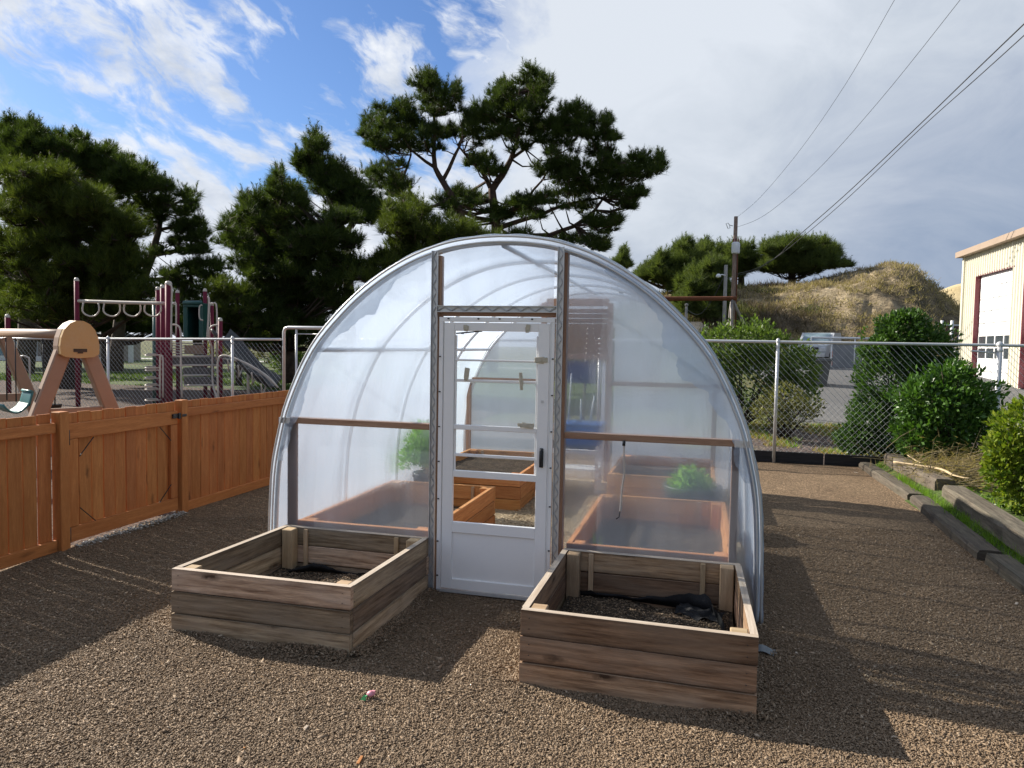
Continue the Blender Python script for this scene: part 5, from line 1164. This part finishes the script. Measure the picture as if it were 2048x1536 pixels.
pads = [(1180,1530,120,50),(1300,1500,110,46),(1400,1540,110,46),(1240,1590,120,40),(1500,1500,90,46),(1380,1600,110,40),(1520,1580,100,40)]
pine('pine_tree', 'low dark conifer seen above the dark slide of the climber', pads, C2c, 48, 4., [[(395,738,.35),(395,680,.3),(390,620,.2)]], 'pine', 160, .36, 26, wid=.042, blade_n=8, zmin=2.4)
# hill pines on the right
pads = [(560,425,80,46),(520,500,80,46),(350,540,50,36),(450,560,110,54),(640,520,100,64),(330,600,100,46),(480,640,130,54),(250,640,70,36),(370,680,120,46),(600,640,120,64),(530,720,110,54),(180,650,60,40)]
HD = 55
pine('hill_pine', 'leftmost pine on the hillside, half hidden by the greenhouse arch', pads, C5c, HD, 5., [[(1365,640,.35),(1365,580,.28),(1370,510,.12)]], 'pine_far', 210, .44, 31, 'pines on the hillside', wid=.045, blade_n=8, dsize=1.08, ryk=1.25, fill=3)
pads = [(710,425,60,44),(750,480,90,54),(850,470,44,54),(800,540,70,46),(720,560,100,46),(850,540,40,40)]
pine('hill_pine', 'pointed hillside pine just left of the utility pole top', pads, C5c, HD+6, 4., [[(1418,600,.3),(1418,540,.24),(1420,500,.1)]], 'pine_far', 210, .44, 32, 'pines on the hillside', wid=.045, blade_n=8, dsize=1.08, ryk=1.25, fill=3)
pads = [(790,590,100,46),(700,640,100,54),(850,640,80,54),(650,720,100,54),(780,720,120,64),(720,800,140,64),(840,790,80,64),(600,790,80,54),(680,880,120,64),(800,900,100,64),(640,940,100,46),(760,960,110,46),(570,880,80,50),(860,900,50,50)]
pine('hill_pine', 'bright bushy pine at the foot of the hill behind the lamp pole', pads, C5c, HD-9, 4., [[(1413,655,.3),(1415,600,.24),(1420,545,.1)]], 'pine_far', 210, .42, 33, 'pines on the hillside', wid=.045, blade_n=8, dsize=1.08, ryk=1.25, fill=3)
pads = [(940,430,50,36),(1080,450,60,44),(1040,510,100,54),(940,510,54,54),(1120,520,54,36),(1050,570,100,44),(1130,580,54,36),(1000,440,50,36),(1000,620,110,40)]
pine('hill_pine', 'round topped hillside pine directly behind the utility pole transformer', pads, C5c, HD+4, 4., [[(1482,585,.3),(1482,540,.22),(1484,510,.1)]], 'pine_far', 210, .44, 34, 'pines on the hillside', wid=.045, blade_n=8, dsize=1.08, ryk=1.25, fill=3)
pads = [(1390,390,100,44),(1280,440,80,44),(1530,400,100,44),(1650,400,90,34),(1770,430,80,54),(1400,460,120,54),(1560,470,130,64),(1700,490,110,54),(1840,480,44,36),(1830,550,54,26),(1920,560,36,16),(1300,520,90,34),(1450,550,130,54),(1620,560,120,54),(1250,590,70,34),(1380,600,100,34),(1550,620,100,34),(1700,580,90,34)]
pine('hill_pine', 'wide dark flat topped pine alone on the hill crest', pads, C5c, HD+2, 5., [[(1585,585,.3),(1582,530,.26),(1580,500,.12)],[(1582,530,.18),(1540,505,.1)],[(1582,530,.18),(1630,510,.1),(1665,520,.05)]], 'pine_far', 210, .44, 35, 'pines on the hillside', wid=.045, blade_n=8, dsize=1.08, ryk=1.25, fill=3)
pads = [(30,505,36,46),(55,560,34,26),(0,560,46,36),(-60,580,60,40)]
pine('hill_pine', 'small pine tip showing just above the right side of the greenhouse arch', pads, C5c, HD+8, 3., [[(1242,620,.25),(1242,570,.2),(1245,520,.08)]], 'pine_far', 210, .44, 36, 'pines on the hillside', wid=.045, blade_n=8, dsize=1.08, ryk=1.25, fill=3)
# small conical tree and far hedge in the lawn on the left
cb = PD(575, 738, 40)
shrub('conical_tree', 'small dense conical tree on the lawn behind the pipe gate frame', 'tree', [((cb[0], cb[1], .75), (.95, .9, .7), 1.), ((cb[0], cb[1], 1.4), (1.0, .9, .8), 1.2), ((cb[0], cb[1], 2.1), (.8, .8, .8), .9), ((cb[0]-.1, cb[1], 2.9), (.5, .5, .7), .5)], 5200, .16, M['leaf_bush'], base=(cb[0], cb[1], 0.0))
hp = [PD(x_, 700, 62) for x_ in range(430, 760, 36)]
shrub('far_hedge', 'long gray green hedge across the far side of the lawn', 'hedge', [((p[0], p[1], 1.0), (1.0, .8, 1.25), 1.) for p in hp], 9000, .22, M['leaf_dry'], base=(hp[4][0], hp[4][1], 0.0))

# ------------------------------------------------------------------ hill and far dune
PROFILE = [(1120,668),(1200,640),(1250,625),(1290,596),(1340,587),(1400,581),(1460,579),(1500,578),(1560,574),(1600,568),(1650,556),(1690,547),(1720,539),(1735,541),(1742,533),(1780,528),(1812,529),(1826,536),(1836,546),(1850,560),(1870,580),(1900,605),(1925,628),(1960,655),(2000,676),(2060,692),(2140,705)]
def ridge(x): return float(np.interp(x, [p[0] for p in PROFILE], [p[1] for p in PROFILE]))
D0, D1, D2 = 38., 56., 78.
nx_, nd_ = 190, 70; V = []; 
for i in range(nx_+1):
    px_ = 1120+(2140-1120)*i/nx_; top = PD(px_, ridge(px_), D1)[2]
    for j in range(nd_+1):
        d_ = D0+(D2-D0)*j/nd_; b_ = PD(px_, 700, d_); g_ = float(T(b_[0], b_[1]))
        s = float(sst(D0, D1, d_)) if d_ < D1 else 1-.75*float(sst(D1, D2, d_)); s = s**.85
        near = min(1., (d_-D0)/5)
        nz = (mnoise.noise(Vector((b_[0]*.22, b_[1]*.22, 1)))*.55+mnoise.noise(Vector((b_[0]*.6, b_[1]*.6, 3)))*.32+mnoise.noise(Vector((b_[0]*1.7, b_[1]*1.7, 6)))*.13)*near*(1-.75*math.exp(-((d_-D1)/3.)**2))
        rg = (abs(mnoise.noise(Vector((b_[0]*.45, b_[1]*.45, 12))))+.5*abs(mnoise.noise(Vector((b_[0]*1.1, b_[1]*1.1, 15)))))*near
        V.append((b_[0], b_[1], g_-.1+(top-g_)*s+(nz*1.0-.5*rg+.12)*min(1, max(0, top-g_)/2)))
V = np.array(V); ii = np.arange(nx_)[:, None]*(nd_+1)+np.arange(nd_)[None, :]
m_, nt, out = newmat('dune_hill'); n = N(nt); obj = n('ShaderNodeTexCoord').outputs['Object']
a = n.noise(obj, .16, 8, .66, .4); b = n.noise(obj, .9, 6, .68); c2_ = n.noise(n.mapping(obj, (1, 1, 2.5)), 3.6, 5, .7)
mixv = n.math('ADD', n.math('MULTIPLY', a, .55), n.math('MULTIPLY', b, .5))
col = n.ramp(mixv, [(.36, (.075, .072, .042)), (.44, (.13, .11, .068)), (.50, (.22, .172, .11)), (.57, (.36, .285, .18)), (.70, (.48, .39, .26))])
col = n.mix(1., col, n.ramp(c2_, [(.3, .5), (.62, 1.15)]), 'MULTIPLY')
n.l(n.princ(col, .95, 0, n.bump(n.math('ADD', b, n.math('MULTIPLY', c2_, .6)), .9, .35), .1), out.inputs[0]); M['hill'] = m_
hl = np_mesh('hill', V, np.stack([ii, ii+nd_+1, ii+nd_+2, ii+1], -1).reshape(-1, 4), M['hill'], None, True); hl['kind'] = 'structure'
# scrub and dune grass growing on the hill
Vg = V.reshape(nx_+1, nd_+1, 3); k = 5200; u_ = RNG.uniform(0, nx_-1, k); w_ = RNG.uniform(2, 46, k); i0, j0 = u_.astype(int), w_.astype(int)
fu, fw = (u_-i0)[:, None], (w_-j0)[:, None]
P = Vg[i0, j0]*(1-fu)*(1-fw)+Vg[i0+1, j0]*fu*(1-fw)+Vg[i0, j0+1]*(1-fu)*fw+Vg[i0+1, j0+1]*fu*fw
kind_ = np.array([mnoise.noise(Vector((p[0]*.12, p[1]*.12, 9)))+.5*mnoise.noise(Vector((p[0]*.5, p[1]*.5, 2))) for p in P])+np.clip((1600-(1120+1020*u_/nx_))/420, -.28, .32)+np.clip((14-w_)/60, -.15, .2)
def tufts(name, label, pts, per, hmin, hmax, wd, mat, spread, lean):
    q = np.repeat(pts, per, 0)+RNG.normal(0, spread, (len(pts)*per, 3))*np.array([1, 1, .25]); d = unit(RNG.normal(0, lean, (len(q), 3))*np.array([1, 1, .3])+np.array([0, 0, 1.]))
    sc_ = np.repeat(RNG.uniform(.5, 1.3, len(pts)), per); o = tris_obj(name, blades(q, d, RNG.uniform(hmin, hmax, len(q))*sc_, np.full(len(q), wd)), mat); setp(o, label, 'scrub', kind='stuff')
k2_ = np.array([mnoise.noise(Vector((p[0]*.3, p[1]*.3, 21))) for p in P])
tufts('hill_scrub', 'dark green scrub patches on the lower hill', P[(kind_ > .06) & (k2_ > -.12)], 40, .25, .85, .075, M['scrub'], .40, .8)
tufts('brown_scrub', 'leafless brown brush between the green scrub on the hill', P[(kind_ > .02) & (k2_ <= -.12)], 34, .3, .8, .06, M['brownscrub'], .38, .8)
tufts('dune_grass', 'dry tan tussock grass on the dune hill', P[(kind_ <= .06) & (k2_ > -.25)], 22, .15, .42, .05, M['dunegrass'], .26, .7)
M['dune'] = groundmat('pale_dune', [(.3, (.40, .31, .16)), (.7, (.56, .45, .26))], .12, 3, .4, .1, [(0, .9), (1, 1.1)])
V = []
for i in range(41):
    px_ = 1760+(2200-1760)*i/40; yt = np.interp(px_, [1760, 1870, 1900, 1935, 2000, 2200], [640, 583, 571, 563, 552, 545])
    for j in range(13):
        d_ = 95+70*j/12; b_ = PD(px_, 700, d_); top = PD(px_, yt, 130)[2]; V.append((b_[0], b_[1], .5+(top-.5)*float(sst(95, 130, d_))))
ii = np.arange(40)[:, None]*13+np.arange(12)[None, :]
o = np_mesh('sand_dune', np.array(V), np.stack([ii, ii+13, ii+14, ii+1], -1).reshape(-1, 4), M['dune'], None, True); o['kind'] = 'structure'

# ------------------------------------------------------------------ metal garage
BX, BY0, BY1, BZ0, BZ1 = 9.3, 16.0, 30.32, .85, 5.40
M['siding'] = paint('cream_metal_siding', (.66, .63, .51), .5, 0., .14, 1.2)
M['eave'] = paint('tan_brown_trim', (.36, .27, .20), .6, 0., .25, 2.)
M['redtrim'] = paint('dark_red_trim', (.17, .032, .042), .5, 0., .2, 2.)
M['window'] = paint('dark_window_glass', (.05, .06, .065), .12, 0., .3, 3., 0, .8)
gb = thing('metal_garage', 'cream ribbed metal garage with tall white roll up door', 'garage', (BX+5, (BY0+BY1)/2, BZ0))
dY0, dY1 = 25.9, 28.95; dZ = 4.56; d2Y1 = 24.95
def ribbed(m, y0, y1, z0, z1, x=BX):
    y = y0
    while y < y1-.001:
        w = min(.205, y1-y)
        pr = [(0, 0), (.09, 0), (.115, -.035), (.165, -.035), (.19, 0), (.205, 0)]
        for (a, da), (b, db) in zip(pr[:-1], pr[1:]):
            if a >= w: break
            b = min(b, w); m.face([(x+da, y+b, z0), (x+da, y+a, z0), (x+da, y+a, z1), (x+da, y+b, z1)][::1]) if False else m.face([(x+da, y+a, z0), (x+db, y+b, z0), (x+db, y+b, z1), (x+da, y+a, z1)])
        y += w
m = MB(); ribbed(m, dY1, BY1-.14, BZ0-.4, BZ1); ribbed(m, dY0, dY1, dZ, BZ1); ribbed(m, d2Y1, dY0, BZ0-.4, BZ1); ribbed(m, BY0, d2Y1, dZ, BZ1); ribbed(m, BY0, 21.9, BZ0-.4, dZ)
m.box((BX+5.1, (BY0+BY1)/2, (BZ0+BZ1)/2-.2), (9.6, BY1-BY0-.1, BZ1-BZ0+.35))
m.build('wall', M['siding'], gb)
m = MB(); m.box((BX-.02, BY1-.06, (BZ0+BZ1)/2-.2), (.14, .16, BZ1-BZ0+.4)); m.build('corner_trim', M['siding'], gb, .01)
m = MB(); m.prism([(BX-.28, BY1+.2, BZ1-.02), (BX-.28, BY1+.2, BZ1+.18), (BX+5.2, BY1+.2, BZ1+1.2), (BX+10.5, BY1+.2, BZ1+.18), (BX+10.5, BY1+.2, BZ1-.02)], (0, BY0-BY1-.4, 0)); m.build('roof', M['eave'], gb)
def rollup(y0, y1, lab=None):
    m = MB(); rec = .12; n_p = 9; ph = (dZ-BZ0)/n_p
    for k in range(n_p):
        if k in (2, 3): continue
        m.box((BX+rec, (y0+y1)/2, BZ0+ph*(k+.5)), (.05, y1-y0-.08, ph-.02)); m.box((BX+rec-.004, (y0+y1)/2, BZ0+ph*(k+.5)), (.05, y1-y0-.1, ph*.42))
    for k in (2, 3, 4): m.box((BX+rec, (y0+y1)/2, BZ0+ph*k), (.055, y1-y0-.08, .07))
    for i in range(5): m.box((BX+rec-.002, y0+.05+(y1-y0-.1)*i/4, BZ0+ph*3), (.055, .07, ph*2))
    d = m.build('roll_up_door', M['white'], gb)
    for k in (2, 3):
        for i in range(4): 
            w = MB(); w.box((BX+rec+.005, y0+.05+(y1-y0-.1)*(i+.5)/4, BZ0+ph*(k+.5)), (.02, (y1-y0)/4-.07, ph-.07)); w.build('window', M['window'], d)
    t_ = MB(); t_.box((BX+.03, y1+.02, (BZ0+dZ)/2), (.18, .05, dZ-BZ0)); t_.box((BX+.05, (y0+y1)/2, dZ+.02), (.14, y1-y0+.10, .04)); t_.build('door_trim', M['redtrim'], gb)
rollup(dY0, dY1); rollup(21.95, d2Y1)

# ------------------------------------------------------------------ small buildings, lot furniture
def hut(name, label, x0, x1, yt, yb, D, wallm, roofm, dep=4., over=.25, rise=.5, trim=None, cat='shed'):
    a, b = PD(x0, yb, D), PD(x1, yb, D); zt_ = PD((x0+x1)/2, yt, D)[2]; zb_ = min(a[2], b[2])-.3; c = (a+b)/2; dr = Vector((b[0]-a[0], b[1]-a[1], 0)); L = dr.length; dr.normalize(); bk = Vector((-dr.y, dr.x, 0))
    th = thing(name, label, cat, (c[0], c[1], zb_)); c = Vector((c[0], c[1], 0))+bk*dep/2
    m = MB(); m.box((c.x, c.y, (zt_+zb_)/2), (L, dep, zt_-zb_), (dr, bk, (0, 0, 1))); m.build('wall', M[wallm], th)
    P_ = lambda u, v, z: tuple(c+dr*u+bk*v+Vector((0, 0, z)))
    m = MB(); e = L/2+over; f_ = dep/2+over
    m.prism([P_(-e, -f_, zt_), P_(-e, -f_, zt_+.10), P_(-e, 0, zt_+rise), P_(-e, f_, zt_+.10), P_(-e, f_, zt_)], dr*(2*e)); m.build('roof', M[roofm], th)
    return th, c, dr, bk, L, zt_, zb_, dep
M['tealwall'] = paint('teal_gray_wall', (.16, .27, .30), .7, 0., .2, 1.); M['tanwall'] = paint('taupe_wall', (.27, .235, .20), .8, 0., .25, 1.); M['grayroof'] = paint('gray_shingles', (.13, .13, .13), .8, 0., .3, 3.); M['graywall'] = paint('gray_siding', (.36, .38, .40), .7, 0., .2, 1.); M['brownwall'] = paint('brown_siding', (.19, .125, .105), .7, 0., .2, 1.)
th, c, dr, bk, L, zt_, zb_, dep = hut('low_building', 'low taupe building with white posts behind the left tree trunks', -90, 205, 676, 732, 58, 'tanwall', 'grayroof', 6., .3, .6, cat='building')
for x_ in (29, 70, 150, 219, 262):
    p = PD(x_, 725, 57.3); m = MB(); m.box((p[0], p[1], (zt_+0)/2), (.32, .2, zt_), (dr, bk, (0, 0, 1))); m.build('white_post', M['whitewood'], th)
p = PD(10, 700, 57.2); m = MB(); m.box((p[0], p[1], 1.1), (1.2, .2, 2.2), (dr, bk, (0, 0, 1))); m.build('teal_door', M['tealwall'], th)
p = PD(85, 730, 56.5); m = MB(); m.box((p[0], p[1], .18), (9.0, .3, .36), (dr, bk, (0, 0, 1))); m.build('white_curb', M['whitewood'], th)
hut('gray_hut', 'small gray hut roof peeking between greenhouse arch and dense bush', 1340, 1404, 668, 705, 44, 'graywall', 'grayroof', 3., .3, .8)
hut('brown_shed', 'low brown shed with a white roof edge beside the garage', 1868, 1932, 652, 700, 46, 'brownwall', 'whitewood', 3.5, .25, .12)
for i, x_ in enumerate((1882, 1902)):
    p = PD(x_, 690, 44); m = MB(); m.tube([(p[0], p[1], .6), (p[0], p[1], PD(x_, 641, 44)[2])], .09, 8); o = m.build('bollard_pole', M['whitewood']); setp(o, ('thinner', 'thicker')[i]+' pale pole standing '+('left' if i == 0 else 'right')+' of its twin before the brown shed', 'pole', 'pale poles by the brown shed')
bt = thing('barrel', 'navy blue barrel on a stand at the garage corner', 'barrel', tuple(PD(1929, 690, 27)))
a, b = Vector(PD(1919, 676, 27)), Vector(PD(1940, 676, 27)); m = MB(); m.tube([a, a.lerp(b, .1), a.lerp(b, .5), a.lerp(b, .9), b], [.12, .165, .175, .165, .12], 16); m.build('drum', M['bluedark'], bt)
m = MB(); 
for p in (a.lerp(b, .2), a.lerp(b, .8)): m.box((p.x, p.y, p.z-.55), (.05, .2, .9))
m.build('stand', M['whitewood'], bt)
p = PD(1911, 682, 27); m = MB(); m.lathe([(0, 0), (.07, 0), (.07, .2), (.04, .24), (0, .25)], (p[0], p[1], p[2]-.2), 10); m.box((p[0], p[1], p[2]-.55), (.06, .06, .7)); o = m.build('meter_box', M['whitewood']); setp(o, 'small white meter canister left of the navy barrel', 'meter')
wb = thing('trash_bin', 'dark gray wheeled trash bin beyond the fence beside the dense bush', 'trash bin', tuple(GZ(1635, 792)))
p0 = PD(1636, 785, 23); gz_ = float(T(p0[0], p0[1])); zt1 = PD(1636, 716, 23)[2]; m = MB(); hh = zt1-gz_
M['bin'] = paint('gray_bin_plastic', (.075, .08, .085), .5, 0., .25, 4.)
m.prism([(p0[0]-.28, p0[1]-.3, gz_+.04), (p0[0]+.20, p0[1]-.3, gz_+.04), (p0[0]+.30, p0[1]-.32, gz_+hh*.9), (p0[0]-.34, p0[1]-.32, gz_+hh*.9)], (0, .62, 0)); m.build('bin_body', M['bin'], wb, .02)
m = MB(); m.prism([(p0[0]-.37, p0[1]-.36, gz_+hh*.9), (p0[0]+.36, p0[1]-.36, gz_+hh*.9), (p0[0]+.34, p0[1]-.34, gz_+hh), (p0[0]-.35, p0[1]-.34, gz_+hh)], (0, .72, 0)); m.build('lid', M['bin'], wb, .015)
for s in (-.27, .22):
    m = MB(); m.tube([(p0[0]+s-.03, p0[1]+.28, gz_+.12), (p0[0]+s+.03, p0[1]+.28, gz_+.12)], .12, 12); m.build('wheel', M['black'], wb)
# parked white pickup seen nose on
pk = PD(1640, 745, 40); gz_ = float(T(pk[0], pk[1])); pu = thing('parked_pickup', 'white pickup truck parked nose on in the lot behind the trash bin', 'pickup truck', (pk[0], pk[1], gz_))
fx = Vector((pk[0], pk[1], gz_)); to = Vector((-pk[0], -pk[1], 0)).normalized(); to = Vector((math.cos(-.25)*to.x-math.sin(-.25)*to.y, math.sin(-.25)*to.x+math.cos(-.25)*to.y, 0)); rt = Vector((-to.y, to.x, 0))
def pk_prism(nm, prof, w, mat, par=pu, bev=.04, off=0.):
    m = MB(); m.prism([fx+to*u+rt*(-w/2+off)+Vector((0, 0, v)) for u, v in prof], rt*w); return m.build(nm, mat, par, bev)
M['carwhite'] = paint('white_car_paint', (.50, .52, .54), .3, 0., .12, 2., 0, .5)
body = pk_prism('body', [(2.6, .45), (2.65, .75), (2.55, 1.02), (1.3, 1.12), (-2.6, 1.1), (-2.65, .45)], 1.85, M['carwhite']); pk_prism('cab', [(1.35, 1.10), (.65, 1.72), (-.7, 1.75), (-.95, 1.10)], 1.66, M['carwhite'])
M['carglass'] = paint('pale_windshield', (.20, .27, .30), .08, 0., .1, 3., 0, 1.)
m = MB(); A = [fx+to*1.34+rt*s*.72+Vector((0, 0, 1.16)) for s in (-1, 1)]+[fx+to*.73+rt*s*.66+Vector((0, 0, 1.68)) for s in (1, -1)]; nrm = (A[1]-A[0]).cross(A[2]-A[1]).normalized(); nrm = nrm if nrm.dot(to) > 0 else -nrm; m.face([p+nrm*.03 for p in A]); m.build('windshield', M['carglass'], pu)
m = MB(); m.box(fx+to*2.64+Vector((0, 0, .80)), (.04, 1.1, .26), (to, rt, (0, 0, 1))); m.build('grille', M['black'], pu); m = MB(); m.box(fx+to*2.68+Vector((0, 0, .52)), (.10, 1.8, .18), (to, rt, (0, 0, 1))); m.build('bumper', M['galv'], pu, .02)
for s in (-1, 1):
    m = MB(); m.box(fx+to*2.63+rt*s*.74+Vector((0, 0, .82)), (.05, .26, .2), (to, rt, (0, 0, 1))); m.build('headlight', M['glass'] if False else M['whitewood'], pu, .02)
    for u in (1.7, -1.6):
        m = MB(); c = fx+to*u+rt*s*.82+Vector((0, 0, .36)); m.tube([c-rt*.11, c+rt*.11], .36, 20); wl_ = m.build('wheel', M['black'], pu)
cn = PD(1665, 737, 37.5); gz_ = float(T(cn[0], cn[1])); tc_ = thing('traffic_cone', 'orange and white cone in front of the parked pickup', 'traffic cone', (cn[0], cn[1], gz_))
M['orange'] = paint('orange_vinyl', (.65, .12, .03), .5, 0., .1)
m = MB(); m.lathe([(.17, 0), (.15, .22)], (cn[0], cn[1], gz_+.02), 14); m.lathe([(.115, .42), (.05, .72), (0, .73)], (cn[0], cn[1], gz_+.02), 14); m.box((cn[0], cn[1], gz_+.02), (.42, .42, .04)); cb_ = m.build('cone_body', M['orange'], tc_); m = MB(); m.lathe([(.15, .22), (.115, .42)], (cn[0], cn[1], gz_+.02), 14); m.build('white_band', M['whitewood'], tc_)
# far gate of the lot: taller chain link gate with a gray slatted panel
a, b = PD(1620, 740, 34), PD(1745, 740, 34); zt1 = PD(1680, 676, 34)[2]; gz_ = float(T(a[0], a[1]))
fg = thing('lot_gate', 'far gray slatted gate with a white top bar across the lot', 'gate', ((a[0]+b[0])/2, a[1], gz_)); A, B = Vector((a[0], a[1], zt1)), Vector((b[0], b[1], zt1))
m = MB(); m.tube([A, B], .05, 8)
for f_ in (0, .33, .70, 1): p = A.lerp(B, f_); m.tube([(p.x, p.y, gz_-.3), tuple(p)], .035, 8)
m.build('gate_frame', M['whitepipe'], fg)
m = MB(); C1, C2 = A.lerp(B, .37), B
for k in range(22): p = C1.lerp(C2, k/21); m.box((p.x, p.y, (zt1+gz_)/2-.15), (.105, .015, zt1-gz_-.25))
M['slat'] = paint('gray_slats', (.24, .26, .29), .6, 0., .4, 3.); m.build('slat_panel', M['slat'], fg)
# old swing frame behind the fence
of = thing('old_swing_frame', 'rusty pipe A frame of an old swing set behind the right fence', 'swing frame', (PD(1462, 860, 17.5)[0], PD(1462, 860, 17.5)[1], 0.1))
tp = Vector(PD(1463, 597, 17.5)); lf = Vector(PD(1180, 598, 17.9))
m = MB(); m.tube([tp+(tp-lf).normalized()*.12, tp, tp.lerp(lf, .5), lf], .055, 10); m.build('top_bar', M['rust'], of)
def gl(px_, py_, D): p = PD(px_, py_, D); return Vector((p[0], p[1], float(T(p[0], p[1]))-.05))
for px_, D_ in ((1463, 16.8), (1583, 17.8), (1440, 18.6)):
    f_ = gl(px_, 860, D_); m = MB(); m.tube([f_, f_.lerp(tp, .9), tp+Vector((.02, 0, .0))], .036, 8); m.build('leg', M['dullsteel'], of)
for px_, D_ in ((1165, 17.2), (1215, 18.9)):
    f_ = gl(px_, 860, D_); m = MB(); m.tube([f_, lf], .036, 8); m.build('leg', M['dullsteel'], of)
# utility pole with transformer
PDp = 40.; pb, ptop = Vector(PD(1459, 700, PDp)), Vector(PD(1472, 433, PDp)); pb = Vector((ptop.x, ptop.y, float(T(ptop.x, ptop.y))))
up = thing('utility_pole', 'wooden utility pole with white transformer can and antenna loop', 'utility pole', tuple(pb))
m = MB(); m.tube([pb, pb.lerp(ptop, .5), ptop], [.145, .125, .10], 12); m.build('pole', M['pole'], up)
m = MB(); c = Vector(PD(1471, 507, PDp-.35)); hh = Vector(PD(1471, 488, PDp)).z-c.z; m.lathe([(0, -.0), (.21, 0), (.22, .05), (.22, hh*.95), (.16, hh*1.08), (0, hh*1.12)], c, 16); can = m.build('transformer', M['whitewood'], up)
m = MB()
for dx_ in (-.13, .0, .13): m.lathe([(.02, 0), (.035, .04), (.02, .08), (.035, .12), (.02, .2)], c+Vector((dx_, -.05, hh*1.08)), 8)
m.build('bushing', M['maroon'], can)
m = MB(); p = [Vector(PD(a, b, PDp)) for a, b in ((1466, 452), (1459, 450), (1456, 446), (1452, 447), (1456, 457), (1460, 456), (1459, 450))]; m.tube(p, .02, 6); m.build('antenna_loop', M['galv'], up)
m = MB(); m.tube([pb+Vector((.17, -.05, 0)), pb.lerp(ptop, .5)+Vector((.16, -.05, 0)), pb.lerp(ptop, .78)+Vector((.14, -.05, 0))], .035, 6); m.build('conduit', M['rust'], up)
lp_t, lp_b = Vector(PD(1452, 530, 37)), Vector(PD(1450, 700, 37)); lp_b = Vector((lp_t.x, lp_t.y, float(T(lp_t.x, lp_t.y))))
ll = thing('lamp_pole', 'gray wooden pole with a small white lamp left of the utility pole', 'lamp pole', tuple(lp_b)); m = MB(); m.tube([lp_b, lp_t], [.10, .085], 10); m.build('pole', M['polegray'], ll)
m = MB(); p = [Vector(PD(a, b, 36.8)) for a, b in ((1451, 551), (1444, 549), (1438, 551))]; m.tube(p, .03, 6); m.build('lamp_arm', M['whitepipe'], ll); m = MB(); m.lathe([(0, -.08), (.11, -.06), (.13, .0), (.08, .1), (0, .12)], Vector(PD(1437, 552, 36.8)), 12); m.build('lamp_head', M['whitepipe'], ll)
sp0 = Vector(PD(1373, 612, 41)); sb = Vector((sp0.x, sp0.y, float(T(sp0.x, sp0.y)))); m = MB(); m.tube([sb, sp0], [.09, .07], 8); m.lathe([(0, 0), (.1, 0), (.1, .12), (0, .16)], sp0, 8); o = m.build('service_post', M['polegray']); setp(o, 'short gray post with a cap above the gray hut', 'post')
def wire(label, pts, r_=.012, grp='overhead wires', k=6):
    m = MB(); m.tube(_cr([Vector(p) for p in pts], k), r_, 5, cap=False); o = m.build('overhead_wire', M['cable']); setp(o, label, 'wire', grp)
def wpts(px, d0, d1): return [PD(a, b, d0+(d1-d0)*i/(len(px)-1)) for i, (a, b) in enumerate(px)]
wire('thin upper overhead wire, leftmost one crossing the cloudy sky', wpts([(1472, 436), (1520, 395), (1600, 300), (1690, 170), (1790, -2), (1830, -75)], 40, 16), .007)
wire('thin overhead wire between the leftmost thin one and the thick pair', wpts([(1472, 455), (1530, 430), (1630, 345), (1760, 200), (1920, 0), (1975, -75)], 40, 15), .008)
wire('upper cable of the thick overhead pair at the right', wpts([(1472, 548), (1510, 538), (1555, 512), (1585, 482), (1690, 390), (1830, 258), (1950, 142), (2049, 47), (2120, -20)], 40, 11), .015)
wire('lower cable of the thick overhead pair at the right', wpts([(1472, 551), (1505, 543), (1545, 520), (1600, 478), (1700, 392), (1840, 258), (1955, 155), (2049, 70), (2130, -5)], 40, 11.2), .012)
wire('slack service wire drooping from the lamp pole to the short post', wpts([(1447, 555), (1430, 590), (1408, 622), (1392, 629), (1375, 620)], 37, 41), .02)
